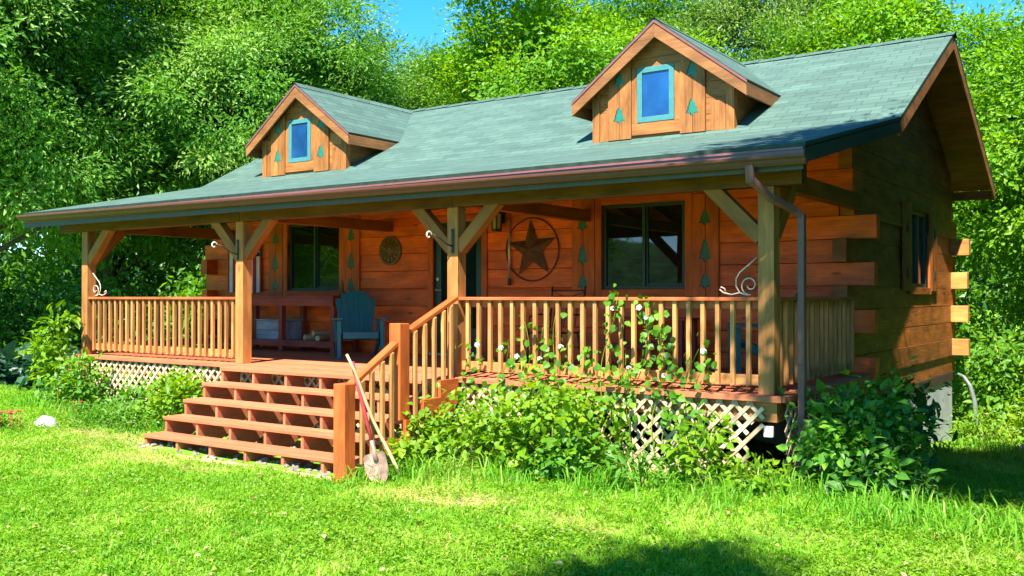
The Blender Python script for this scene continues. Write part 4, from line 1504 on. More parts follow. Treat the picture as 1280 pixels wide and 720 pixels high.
def metal_chair():
    t = thing('metal_chair', 'black wrought iron chair behind the railing under the rusty star', 'metal chair', (-3.75, 2.3, G))
    x0, x1 = -4.02, -3.50
    y = 2.5
    zt = 1.86
    b = MB()
    for x in (x0, x1): b.tube([(x, y - 0.12, G + 0.43), (x, y, 1.3), (x, y + 0.06, zt)], 0.011)
    b.tube([(x0, y + 0.05, zt - 0.06), (x1, y + 0.05, zt - 0.06)], 0.009)
    b.tube([(x0, y + 0.04, zt - 0.14), (x1, y + 0.04, zt - 0.14)], 0.009)
    b.tube([(x0, y + 0.05, zt - 0.07), ((x0 + x1) / 2 - 0.08, y + 0.045, zt - 0.135)], 0.006)
    b.tube([(x1, y + 0.05, zt - 0.07), ((x0 + x1) / 2 + 0.08, y + 0.045, zt - 0.135)], 0.006)
    for i in range(1, 6):
        x = x0 + (x1 - x0) * i / 6
        b.tube([(x, y - 0.08, G + 0.50), (x, y + 0.04, zt - 0.14)], 0.006)
    b.build('backrest', M['iron'], t, smooth=True)
    s = MB()
    s.b2(x0, x1, y - 0.55, y - 0.12, G + 0.42, G + 0.44)
    s.build('seat', M['iron'], t, bevel=0.005)
    for x in (x0 + 0.01, x1 - 0.01):
        for yy, y2 in ((y - 0.54, y - 0.58), (y - 0.13, y - 0.02)):
            l = MB(); l.tube([(x, yy, G + 0.42), (x, y2, G)], 0.011)
            l.build('leg', M['iron'], t, smooth=True)
        a = MB(); a.tube([(x, y - 0.02, G + 0.66), (x, y - 0.30, G + 0.67), (x, y - 0.52, G + 0.64), (x, y - 0.55, G + 0.43)], 0.010)
        a.build('armrest', M['iron'], t, smooth=True)
metal_chair()

def small_table():
    t = thing('side_table', 'low red stained table behind the railing under the right porch window', 'side table', (-2.6, 2.55, G))
    m = MB()
    for i in range(4): m.b2(-3.15, -1.95, 2.32 + i * 0.13, 2.32 + i * 0.13 + 0.122, 1.42, 1.45)
    m.build('table_top', M['bench'], t, bevel=0.003)
    for x in (-3.10, -2.07):
        for y in (2.35, 2.74):
            l = MB(); l.b2(x, x + 0.07, y, y + 0.07, G, 1.419)
            l.build('leg', M['bench'], t, bevel=0.003)
    s = MB(); s.b2(-3.03, -2.07, 2.36, 2.40, 1.05, 1.13)
    s.b2(-3.03, -2.07, 2.75, 2.79, 1.05, 1.13)
    build_each(s, 'stretcher', M['bench'], t)
small_table()

# ------------------------------------------------------------------ tools in the yard
def shovel():
    base = Vector((-3.24, -1.72, -0.07)); top = Vector((-3.57, -1.79, 1.085))
    t = thing('shovel', 'long-handled shovel with red handle leaning against the newel post', 'shovel', tuple(base))
    d = (top - base).normalized()
    neck = base + d * 0.36
    h = MB()
    h.tube([neck - d * 0.02, neck + d * 0.35, top - d * 0.3, top], [0.019, 0.019, 0.018, 0.020], 10)
    h.build('handle', M['redpaint'], t, smooth=True)
    s = MB()
    s.tube([base + d * 0.22, base + d * 0.30, neck + d * 0.06], [0.030, 0.024, 0.021], 10)
    s.build('socket', M['steel'], t, smooth=True)
    b = MB()
    f = Vector((0.35, -0.85, 0.15)); f = (f - d * f.dot(d)).normalized()
    sd = d.cross(f)
    # dished blade
    rows = [(0.30, 0.09), (0.275, 0.112), (0.20, 0.115), (0.10, 0.108), (0.03, 0.075), (-0.04, 0.012)]
    n0 = len(b.v); K = 7
    for side in (0, 1):
        for (v, w) in rows:
            for j in range(K):
                u = -1 + 2 * j / (K - 1)
                off = 0.035 * u * u + 0.10 * (0.30 - v) ** 1.2 * 0.3
                b.v.append(tuple(base + d * v + sd * (u * w) + f * (off + 0.004 * side)))
    Rn = len(rows)
    for side in (0, 1):
        for i in range(Rn - 1):
            for j in range(K - 1):
                q = [n0 + side * Rn * K + i * K + j, n0 + side * Rn * K + i * K + j + 1, n0 + side * Rn * K + (i + 1) * K + j + 1, n0 + side * Rn * K + (i + 1) * K + j]
                b.face(q if side else q[::-1], [(0, 0), (1, 0), (1, 1), (0, 1)], 0.5)
    b.build('blade', M['steel'], t, smooth=True)
shovel()

def stick():
    m = MB()
    a, b = Vector((-3.18, -1.51, -0.08)), Vector((-3.555, -1.893, 1.163))
    pts = [a.lerp(b, f) + Vector((0.012 * math.sin(f * 9), 0.01 * math.cos(f * 7), 0)) for f in np.linspace(0, 1, 9)]
    m.tube(pts, [0.017, 0.019, 0.017, 0.018, 0.016, 0.016, 0.015, 0.014, 0.013], 8)
    o = m.build('wooden_stick', M['stick'], smooth=True, origin=tuple(a))
    tag(o, 'bare pale wooden stick leaning against the newel post and crossing the shovel', 'stick')
stick()

def rock(loc, size, label, seed):
    r = random.Random(seed)
    import bmesh
    bm = bmesh.new()
    bmesh.ops.create_icosphere(bm, subdivisions=3, radius=1)
    ph = [r.uniform(0, 6) for _ in range(6)]
    for v in bm.verts:
        n = v.co.copy()
        k = 1 + 0.13 * math.sin(3 * n.x + ph[0]) * math.sin(2.7 * n.y + ph[1]) + 0.10 * math.sin(5 * n.z + ph[2] + 2 * n.x) + 0.05 * math.sin(9 * n.y + ph[3])
        v.co = Vector((n.x * size[0] * k, n.y * size[1] * k, max(-0.5, n.z) * size[2] * k))
    me = bpy.data.meshes.new('rock')
    bm.to_mesh(me); bm.free()
    me.polygons.foreach_set('use_smooth', [True] * len(me.polygons))
    me.materials.append(M['stone'])
    o = bpy.data.objects.new('rock', me)
    COL.objects.link(o)
    o.location = loc
    tag(o, label, 'rock')
rock((-9.35, -1.60, gz1(-9.35, -1.60) + 0.02), (0.17, 0.12, 0.10), 'pale rock lying in the lawn at the far left by the flowers', 3)

def drain_tube():
    m = MB()
    pts = [(0.0, 8.75, 0.44), (0.10, 8.70, 0.40), (0.20, 8.66, 0.26), (0.27, 8.63, 0.02), (0.30, 8.60, -0.28), (0.31, 8.58, -0.66)]
    sm = []
    for i in range(len(pts) - 1):
        for f in np.linspace(0, 1, 6)[:-1]: sm.append(Vector(pts[i]).lerp(Vector(pts[i + 1]), f))
    sm.append(Vector(pts[-1]))
    m.tube(sm, [0.022 + 0.026 * i / len(sm) for i in range(len(sm))], 10)
    o = m.build('drain_tube', M['hose'], smooth=True, origin=(0.3, 8.6, -0.66))
    tag(o, 'pale curved drain tube coming down past the rear corner of the concrete foundation', 'drain tube')
drain_tube()

# ------------------------------------------------------------------ vegetation
def np_mesh(name, verts, faces, rnd, mats, smooth=False):
    """verts (V,3), faces (F,k) all the same size, rnd per face"""
    me = bpy.data.meshes.new(name)
    F, k = faces.shape
    me.vertices.add(len(verts)); me.loops.add(F * k); me.polygons.add(F)
    me.vertices.foreach_set('co', verts.astype(np.float32).ravel())
    me.loops.foreach_set('vertex_index', faces.astype(np.int32).ravel())
    me.polygons.foreach_set('loop_start', (np.arange(F) * k).astype(np.int32))
    me.polygons.foreach_set('loop_total', np.full(F, k, dtype=np.int32))
    me.polygons.foreach_set('use_smooth', np.full(F, smooth))
    a = me.attributes.new('rnd', 'FLOAT', 'FACE')
    a.data.foreach_set('value', np.clip(rnd, 0, 1).astype(np.float32))
    for m in (mats if isinstance(mats, list) else [mats]): me.materials.append(m)
    me.update(calc_edges=True)
    me.validate()
    return me

def unit(v): return v / np.maximum(np.linalg.norm(v, axis=-1, keepdims=True), 1e-9)

def leaf_arrays(pos, d, n, ln, wd, rnd, fold=0.18, curl=0.12, fine=False):
    """folded pointed leaves: pos base, d along, n normal"""
    N = len(pos)
    d = unit(d); n = unit(n - d * np.sum(n * d, 1, keepdims=True)); s = np.cross(d, n)
    ln = ln[:, None]; wd = wd[:, None]
    if not fine:
        tip = pos + d * ln - n * ln * curl
        mid = pos + d * ln * 0.45
        rgt = mid + s * wd / 2 + n * wd * fold
        lft = mid - s * wd / 2 + n * wd * fold
        V = np.stack([pos, rgt, tip, lft], 1).reshape(-1, 3)
        b = np.arange(N)[:, None] * 4
        F = np.concatenate([b + [0, 1, 2], b + [0, 2, 3]], 1).reshape(-1, 3)
        return V, F, np.repeat(rnd, 2)
    m1 = pos + d * ln * 0.28; m2 = pos + d * ln * 0.62 - n * ln * curl * 0.4
    tip = pos + d * ln - n * ln * curl
    V = np.stack([pos, m1 + s * wd * 0.48 + n * wd * fold, m2 + s * wd * 0.40 + n * wd * fold, tip,
                  m2 - s * wd * 0.40 + n * wd * fold, m1 - s * wd * 0.48 + n * wd * fold, m1, m2], 1).reshape(-1, 3)
    b = np.arange(N)[:, None] * 8
    F = np.concatenate([b + [0, 1, 6, 6], b + [1, 2, 7, 6], b + [2, 3, 7, 7], b + [3, 4, 7, 7], b + [4, 5, 6, 7], b + [5, 0, 6, 6]], 1).reshape(-1, 4)
    # triangles only, so that every face has three corners
    T = []
    for f in ([0, 1, 6], [1, 2, 7], [1, 7, 6], [2, 3, 7], [3, 4, 7], [4, 5, 6], [4, 6, 7], [5, 0, 6]): T.append(b + f)
    F = np.concatenate(T, 1).reshape(-1, 3)
    return V, F, np.repeat(rnd, 8)

def rand_unit(rng, n):
    return unit(rng.normal(size=(n, 3)))

def crown_mesh(name, mat, seed, H, r, z0, nclump, per, leaf, aspect=0.45, spread=0.42, droop=0.25, lobes=7):
    """leaf cloud of a tree whose base is at the origin; returns mesh and clump centres"""
    rng = np.random.default_rng(seed)
    # lobes (big boughs) then clumps on each lobe's outer shell
    lc = []
    for i in range(lobes):
        a = 2 * math.pi * (i * 0.618 + rng.uniform(-0.1, 0.1)); f = (i + 0.5) / lobes
        zz = z0 + (H - z0) * (0.14 + 0.72 * f)
        prof = math.sin(math.pi * min(1, 0.16 + 0.80 * f)) ** 0.7
        rr = r * 0.52 * prof
        lc.append((rr * math.cos(a), rr * math.sin(a), zz, r * (0.50 + 0.2 * rng.random()) * (0.55 + 0.45 * prof)))
    lc.append((0, 0, H - r * 0.55, r * 0.5)); lc = np.array(lc)
    w = lc[:, 3] ** 2; w /= w.sum()
    which = rng.choice(len(lc), nclump, p=w)
    u = rand_unit(rng, nclump)
    rad = lc[which, 3] * (1 - 0.5 * rng.random(nclump) ** 2.2)
    cc = lc[which, :3] + u * rad[:, None] * np.array([1, 1, 0.85])
    cc[:, 2] = np.maximum(cc[:, 2], z0 * 0.8)
    ctone = rng.normal(0.45, 0.22, nclump)
    N = nclump * per
    ci = np.repeat(np.arange(nclump), per)
    off = rng.normal(size=(N, 3)) * np.array([1, 1, 0.62]) * spread * (0.7 + 0.6 * rng.random(nclump))[ci][:, None]
    pos = cc[ci] + off
    outw = unit(cc - np.array([0, 0, (z0 + H) / 2]))[ci]
    d = unit(off) * 0.8 + rand_unit(rng, N) * 0.7 + outw * 0.4 + np.array([0, 0, -droop])
    n = outw * 0.75 + np.array([0, 0, 0.7]) + rand_unit(rng, N) * 0.6
    ln = leaf * np.clip(np.exp(rng.normal(0, 0.26, N)), 0.5, 1.55) * (0.8 + 0.4 * rng.random(nclump))[ci]; wd = ln * aspect * (0.8 + 0.4 * rng.random(N))
    rnd = ctone[ci] + rng.normal(0, 0.17, N)
    V, F, rr = leaf_arrays(pos, d, n, ln, wd, rnd)
    return np_mesh(name, V, F, rr, mat), cc

def trunk_mesh(seed, H, r0, centres, z0, nl=26):
    rng = random.Random(seed)
    m = MB()
    pts = []; rs = []
    top = H * 0.8
    for i in range(10):
        f = i / 9
        pts.append((0.18 * math.sin(f * 4 + seed) * f, 0.18 * math.cos(f * 3.3 + seed) * f, -0.3 + (top + 0.3) * f))
        rs.append(r0 * (1.25 if i == 0 else 1) * (1 - 0.82 * f) + 0.012)
    m.tube(pts, rs, 9, rnd=0.5)
    idx = list(range(len(centres))); rng.shuffle(idx)
    for k in idx[:nl]:
        c = Vector(centres[k])
        zb = max(z0 * 0.6, min(top * 0.95, c.z - 0.35 * math.hypot(c.x, c.y) - 0.3))
        f = (zb + 0.3) / (top + 0.3)
        b = Vector((0.18 * math.sin(f * 4 + seed) * f, 0.18 * math.cos(f * 3.3 + seed) * f, zb))
        mid = b.lerp(c, 0.5) + Vector((0, 0, 0.18))
        rr = max(0.018, r0 * (1 - 0.82 * f) * 0.42)
        m.tube([b, mid, c], [rr, rr * 0.6, 0.010], 6, rnd=0.5)
    return m

TREES = {}
def proto(kind, mat, seed, H, r, z0, nclump, per, leaf, **kw):
    me, cc = crown_mesh('crown', M[mat], seed, H, r, z0, nclump, per, leaf, **kw)
    TREES[kind] = (me, trunk_mesh(seed, H, 0.17 * H / 10, cc, z0), None)

proto('ash', 'leaf_a', 21, 11.0, 3.3, 2.5, 330, 300, 0.118, aspect=0.40, spread=0.34, droop=0.12)
proto('maple', 'leaf_b', 22, 10.0, 3.1, 1.6, 320, 280, 0.112, aspect=0.60, spread=0.33)
proto('willow', 'leaf_c', 23, 12.0, 3.3, 2.2, 320, 290, 0.118, aspect=0.34, spread=0.35, droop=0.25)
proto('elm', 'leaf_d', 24, 11.0, 3.4, 1.3, 320, 280, 0.108, aspect=0.55, spread=0.34)

proto('shade', 'leaf_d', 26, 12.5, 2.7, 6.2, 250, 170, 0.14, aspect=0.6, spread=0.36)
proto('cedar', 'leaf_e', 28, 8.5, 1.75, 0.5, 260, 170, 0.13, aspect=0.4, spread=0.34, lobes=9)  # unseen filler tree, dense and dark to block skylight
proto('slim', 'leaf_d', 29, 12.0, 1.15, 9.0, 90, 150, 0.13, aspect=0.6, spread=0.26, lobes=4)
_trunk_cache = {}
def tree(kind, x, y, s, rot, label, sz=1.0, group='trees around the cabin'):
    me, tb, _ = TREES[kind]
    z = gz1(x, y) - 0.05
    t = bpy.data.objects.new('tree', None)
    COL.objects.link(t)
    t.location = (x, y, z); t.rotation_euler = (0, 0, rot); t.scale = (s, s, s * sz)
    t['wloc'] = (0, 0, 0)
    tag(t, label, 'tree', group)
    c = bpy.data.objects.new('crown', me)
    COL.objects.link(c); c.parent = t
    if kind not in _trunk_cache:
        o = tb.build('trunk', M['bark'], t, smooth=True)
        _trunk_cache[kind] = o
    else:
        o = _trunk_cache[kind].copy(); COL.objects.link(o); o.parent = t
    return t

# left side
tree('ash', -16.6, 1.0, 0.98, 0.4, 'tall leafy ash tree at the far left edge, nearest to the camera')
tree('elm', -17.8, 4.8, 1.05, 2.1, 'dark trunked elm tree standing behind the first ash at the left')
tree('ash', -14.6, 6.6, 0.92, 3.3, 'ash tree seen through the left end of the porch')
tree('elm', -14.9, 10.2, 0.80, 4.2, 'deep green elm tree rising behind the left end of the roof')
tree('willow', -20.5, 2.0, 1.0, 1.2, 'silvery tall tree behind the far left ash')
tree('ash', -18.6, 9.4, 1.12, 5.4, 'tall ash tree far back at the left, above the hosta bed')
# behind the roof
tree('maple', -11.4, 13.4, 1.14, 0.2, 'tallest bright green maple behind the middle of the roof')
tree('ash', -16.3, 14.6, 0.88, 1.1, 'smaller ash filling the gap behind the ridge right of the left dormer')
tree('maple', -8.4, 14.6, 0.92, 1.9, 'bright green maple behind the ridge left of the right dormer')
tree('willow', -6.3, 17.0, 0.98, 2.6, 'silvery green tree with narrow leaves rising behind the middle of the ridge')
tree('elm', -4.6, 14.4, 0.80, 0.9, 'rounded green tree just behind the ridge left of the right dormer')
tree('maple', -2.7, 15.2, 1.00, 3.9, 'bright green maple directly behind the right dormer')
tree('ash', -4.4, 18.8, 1.02, 4.7, 'tall airy ash far behind the ridge and the right dormer')
tree('willow', -4.2, 16.4, 0.72, 5.5, 'pale silvery tree behind the ridge just right of the right dormer')
tree('maple', 2.3, 13.2, 0.92, 2.4, 'lush green maple beside the right gable at the right edge')
tree('ash', 2.2, 17.2, 1.0, 0.7, 'tall ash tree standing behind the maple at the right edge')
tree('elm', -10.0, 18.0, 1.1, 3.0, 'dark elm tree far back between the two maples')
# on the near right, out of the picture: they shade the corner of the house and the lawn
tree('shade', 3.6, -3.0, 1.0, 0.5, 'high crowned tree beside the lawn near the right corner of the porch', group='shade trees on the lawn')
tree('slim', 3.05, -11.15, 0.8, 2.5, 'tall slim tree on the lawn casting shade in front of the porch', sz=1.25, group='shade trees on the lawn')

tree('elm', 7.4, 1.6, 1.0, 1.5, 'unseen elm tree added right of the gable wall to block skylight', group='shade trees on the lawn')  # both elms added out of view to dim the gable
tree('elm', 7.0, 7.4, 1.0, 2.5, 'unseen elm tree added right of the rear corner of the cabin to block skylight', group='shade trees on the lawn')
for _i, (_x, _y, _l) in enumerate(((6.2, -3.1, 'added dark cedar blocking skylight in front of the row beside the gable'), (5.3, -0.6, 'added dark cedar blocking skylight nearest the porch corner in the row beside the gable'), (4.7, 1.8, 'second added dark cedar blocking skylight from the porch corner in the row beside the gable'),
        (4.5, 4.2, 'added dark cedar blocking skylight in the middle of the row beside the gable'), (4.3, 6.6, 'added dark cedar blocking skylight opposite the side window in the row beside the gable'), (4.1, 9.0, 'added dark cedar blocking skylight at the rear end of the row beside the gable'))):
    tree('cedar', _x, _y, 1.0 + 0.04 * (_i % 3), _i * 1.3, _l, group='added row of dark cedars blocking skylight beside the gable')  # row added to keep skylight off the gable wall
tree('ash', -16.0, -16.5, 0.9, 2.5, 'ash tree across the lawn, mirrored in the porch window', group='shade trees on the lawn')
tree('maple', -27.0, -13.0, 1.0, 1.5, 'maple across the lawn far from the left end of the porch', group='shade trees on the lawn')

def added_hills():
    """low wooded rise added all round to block the bright horizon"""
    rng = np.random.default_rng(3)
    n, rows = 180, 7
    m = MB()
    ring = []
    for j in range(rows):
        f = j / (rows - 1)
        row = []
        for i in range(n):
            a = 2 * math.pi * i / n
            h = 13 + 3 * math.sin(3 * a + 1) + 2 * math.sin(7 * a) + 1.2 * math.sin(17 * a + 2) + rng.normal(0, 0.5)
            r = 120 + 50 * f
            row.append((r * math.sin(a), r * math.cos(a), -1.5 + h * math.sin(f * math.pi / 2) + rng.normal(0, 0.35) * (j > 0)))
        ring.append(row)
    for j in range(rows):
        for p in ring[j]: m.v.append(p)
    for j in range(rows - 1):
        for i in range(n):
            k = (i + 1) % n
            m.face([j * n + i, j * n + k, (j + 1) * n + k, (j + 1) * n + i][::-1], [(0, 0)] * 4, rng.random())
    o = m.build('added_hills', plain('added_wooded_hill', (0.022, 0.062, 0.014), rough=0.95, spec=0.1, noise=0.5, scale=0.5), smooth=True)  # added backdrop, hides the bright sky low between the trees
    tag(o, kind='structure')
added_hills()

def woodland():
    rng = np.random.default_rng(77)
    N = 130000
    a = np.radians(-82 + 92 * rng.random(N))
    rad = 37 + 9 * rng.random(N) + 1.5 * np.sin(a * 30)
    x = 3 + rad * np.sin(a); y = -8.6 + rad * np.cos(a)
    top = 11.5 + 1.8 * np.sin(a * 19) + 1.3 * np.sin(a * 47 + 1) - 6.0 * np.exp(-((a + 0.19) / 0.035) ** 2) - 4 * np.exp(-((a + 0.72) / 0.07) ** 2)
    z = -0.8 + top * rng.random(N) ** 0.9
    pos = np.stack([x, y, z], 1)
    d = rand_unit(rng, N); n = rand_unit(rng, N) + np.array([0, -0.4, 0.7])
    ln = 0.30 * (0.6 + 0.8 * rng.random(N))
    tone = 0.4 + 0.25 * np.sin(x * 2.1 + 2 * np.sin(z * 1.3)) + rng.normal(0, 0.15, N)
    V, F, rr = leaf_arrays(pos, d, n, ln, ln * 0.6, tone)
    me = np_mesh('woodland', V, F, rr, M['leaf_d'])
    o = bpy.data.objects.new('woodland', me)
    COL.objects.link(o)
    tag(o, 'mass of green woodland closing the view behind the garden trees', 'woodland', kind='stuff')
woodland()

def shrub(name, cat, label, loc, rx, ry, h, N, leaf, aspect, mat, seed, fine=True, clumps=24, stems=14, group=None, z_low=0.05, arch=0.0, sun=0.25):
    """multi-stemmed leafy plant standing on the ground"""
    rng = np.random.default_rng(seed)
    t = thing(name, label, cat, loc, group)
    a = rng.random(clumps) * 6.283; q = np.sqrt(rng.random(clumps))
    cx = rx * q * np.cos(a); cy = ry * q * np.sin(a)
    top = h * (1 - 0.55 * q ** 2) * (0.72 + 0.4 * rng.random(clumps))
    cz = z_low + (top - z_low) * (1 - 0.75 * rng.random(clumps) ** 1.6)
    cc = np.stack([cx, cy, cz], 1)
    per = N // clumps
    ci = np.repeat(np.arange(clumps), per); M_ = len(ci)
    sp = 0.30 * (rx + ry) / 2 + 0.04
    off = rng.normal(size=(M_, 3)) * np.array([1, 1, 0.8]) * sp * 0.75
    pos = cc[ci] + off
    pos[:, 2] = np.clip(pos[:, 2], 0.015, h * 1.12)
    d = unit(off) * 0.7 + rand_unit(rng, M_) * 0.8 + np.array([0, 0, -0.15])
    n = np.array([0, -0.25, 0.9]) + rand_unit(rng, M_) * 0.6
    ln = leaf * np.clip(np.exp(rng.normal(-0.08, 0.38, M_)), 0.35, 1.9); wd = ln * aspect * (0.85 + 0.3 * rng.random(M_))
    rnd = rng.normal(0.45, 0.16, clumps)[ci] + rng.normal(0, 0.17, M_) + sun * (pos[:, 2] / h - 0.5) * 0.0
    V, F, rr = leaf_arrays(pos, d, n, ln, wd, rnd, fold=0.12, curl=0.16, fine=fine)
    me = np_mesh('foliage', V, F, rr, M[mat])
    o = bpy.data.objects.new('foliage', me)
    COL.objects.link(o); o.parent = t
    m = MB()
    L = Vector(loc)
    for i in range(stems):
        c = cc[i % clumps]
        b = Vector((c[0] * 0.25, c[1] * 0.25, -0.05))
        e = Vector(c)
        mid = b.lerp(e, 0.5) + Vector((0, 0, 0.08 * h))
        m.tube([L + b, L + mid, L + e], [0.008, 0.006, 0.003], 5)
    m.build('stem', M['bark'] if mat in ('shade_leaf',) else M['stick'], t, smooth=True)
    return t

def on(x, y, dz=0.0): return (x, y, gz1(x, y) + dz)

# bed in front of the lattice
shrub('shrub', 'shrub', 'dense yellow-green shrub at the bottom of the right lattice, next to the steps', on(-2.95, -0.62), 0.55, 0.42, 0.70, 1700, 0.066, 0.72, 'bed_leaf', 1, clumps=30)
shrub('shrub', 'shrub', 'tallest bright green shrub in front of the lattice, reaching over the deck edge', on(-2.05, -0.55), 0.62, 0.42, 0.98, 2100, 0.072, 0.78, 'bed_leaf', 2, clumps=36)
shrub('shrub', 'shrub', 'low bushy shrub in front of the lattice below the climbing vine', on(-1.70, -0.75), 0.34, 0.28, 0.46, 900, 0.066, 0.72, 'vine_leaf', 3)
shrub('shrub', 'shrub', 'small leafy plant in front of the lattice near the right corner', on(-0.50, -0.50), 0.24, 0.20, 0.78, 460, 0.075, 0.66, 'bed_leaf', 4, clumps=15)
shrub('shrub', 'shrub', 'low weeds with narrow leaves in front of the bare lattice', on(-0.98, -0.75), 0.36, 0.20, 0.30, 380, 0.085, 0.32, 'vine_leaf', 5)
shrub('shrub', 'shrub', 'low yellowish weeds at the corner below the white box', on(-0.05, -0.45), 0.28, 0.18, 0.30, 420, 0.075, 0.45, 'bed_leaf', 22, clumps=14)
shrub('shrub', 'shrub', 'creeping shrub at the foot of the sawtooth stair side', on(-3.42, -0.75), 0.20, 0.42, 0.46, 900, 0.065, 0.75, 'bed_leaf', 6, clumps=14)
shrub('shrub', 'shrub', 'little vine with pale leaves behind the shovel', on(-3.40, -1.22), 0.10, 0.16, 0.40, 240, 0.07, 0.75, 'bed_leaf', 7, clumps=8, stems=5)
# left of the steps
shrub('shrub', 'shrub', 'rounded yellow-green shrub beside the left end of the steps', on(-7.95, -0.55), 0.42, 0.34, 0.72, 2200, 0.075, 0.70, 'bed_leaf', 8)
shrub('shrub', 'shrub', 'thin pale bush in front of the left lattice', on(-8.95, -0.55), 0.45, 0.30, 0.48, 1000, 0.07, 0.55, 'vine_leaf', 9)
shrub('shrub', 'shrub', 'tall leafy plant climbing past the far left porch post', on(-11.25, -0.38), 0.34, 0.28, 1.40, 950, 0.11, 0.5, 'bed_leaf', 10, clumps=18)
shrub('shrub', 'shrub', 'bushy plant with orange tips at the left end of the lattice', on(-10.35, -0.60), 0.42, 0.30, 0.62, 1300, 0.08, 0.55, 'vine_leaf', 12)
shrub('ground_cover', 'ground cover', 'low feathery gray-green ground cover before the left lattice', on(-8.85, -1.10), 0.85, 0.28, 0.22, 1800, 0.06, 0.30, 'vine_leaf', 13, clumps=40, stems=8)
# right corner, in the shade
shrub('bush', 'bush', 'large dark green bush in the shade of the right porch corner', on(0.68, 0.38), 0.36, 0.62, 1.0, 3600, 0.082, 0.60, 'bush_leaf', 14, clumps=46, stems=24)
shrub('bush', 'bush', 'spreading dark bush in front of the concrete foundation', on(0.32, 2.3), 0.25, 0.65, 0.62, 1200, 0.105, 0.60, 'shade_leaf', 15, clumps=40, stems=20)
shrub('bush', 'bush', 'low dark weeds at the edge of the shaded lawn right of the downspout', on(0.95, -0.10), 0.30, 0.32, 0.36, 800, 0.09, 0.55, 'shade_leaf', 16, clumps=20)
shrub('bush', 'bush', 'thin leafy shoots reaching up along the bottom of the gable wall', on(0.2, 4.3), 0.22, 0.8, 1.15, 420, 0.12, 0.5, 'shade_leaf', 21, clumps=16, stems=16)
shrub('bush', 'bush', 'bright bush behind the rear corner of the foundation', on(0.85, 10.2), 1.0, 0.8, 1.9, 4200, 0.12, 0.42, 'vine_leaf', 17, clumps=40)
shrub('bush', 'bush', 'leafy sunlit bush at the right edge of the lawn', on(1.75, 9.0), 0.9, 0.7, 1.25, 2600, 0.12, 0.42, 'bed_leaf', 18, clumps=30)
shrub('bush', 'bush', 'small sunny plant beside the drain tube', on(0.55, 8.0), 0.42, 0.40, 0.55, 1200, 0.075, 0.4, 'bed_leaf', 19, clumps=18)
shrub('hosta', 'hosta', 'silvery leaved plant at the far right edge of the lawn', on(1.62, 6.6), 0.26, 0.24, 0.30, 150, 0.17, 0.6, 'silverleaf', 20, clumps=10, stems=6)
# hosta bed at the far left
for i, (x, y, lab) in enumerate(((-13.9, 0.3, 'dark bluish hosta clump at the far left edge of the lawn'), (-13.0, 0.6, 'dark bluish hosta clump in the middle of the left bed'), (-12.2, 0.5, 'dark bluish hosta clump closest to the porch post'))):
    shrub('hosta', 'hosta', lab, on(x, y), 0.55, 0.45, 0.42, 700, 0.20, 0.62, 'hosta', 30 + i, clumps=20, stems=10, group='hostas in the left bed')
# undergrowth below the trees at the left and behind the house
for i, (x, y, rx, h, mat, lab) in enumerate((
        (-15.6, 3.2, 1.5, 1.9, 'shade_leaf', 'dark undergrowth bush below the ash trees left of the porch'),
        (-13.6, 4.6, 1.3, 2.4, 'vine_leaf', 'leafy bush just beyond the left railing'),
        (-20.5, 3.4, 1.6, 1.8, 'shade_leaf', 'undergrowth bush at the far left behind the trunks and hostas'),
        (-13.6, 8.0, 1.6, 2.6, 'shade_leaf', 'dark undergrowth bush far back beyond the left end of the porch'),
        (-22.0, 7.5, 2.4, 3.6, 'shade_leaf', 'big dark thicket far back at the left edge'),
        (-26.0, 4.0, 2.8, 4.0, 'vine_leaf', 'tall thicket farthest to the left behind the silvery tree'),
        (-18.5, 12.5, 2.4, 3.6, 'shade_leaf', 'thicket far back seen through the left end of the porch'),
        (0.9, 12.2, 1.5, 2.6, 'vine_leaf', 'broad leafy bush in the trees behind the right gable'))):
    shrub('bush', 'bush', lab, on(x, y), rx, rx * 0.8, h, 4200, 0.15, 0.5, mat, 50 + i, fine=False, clumps=46, group='undergrowth bushes')

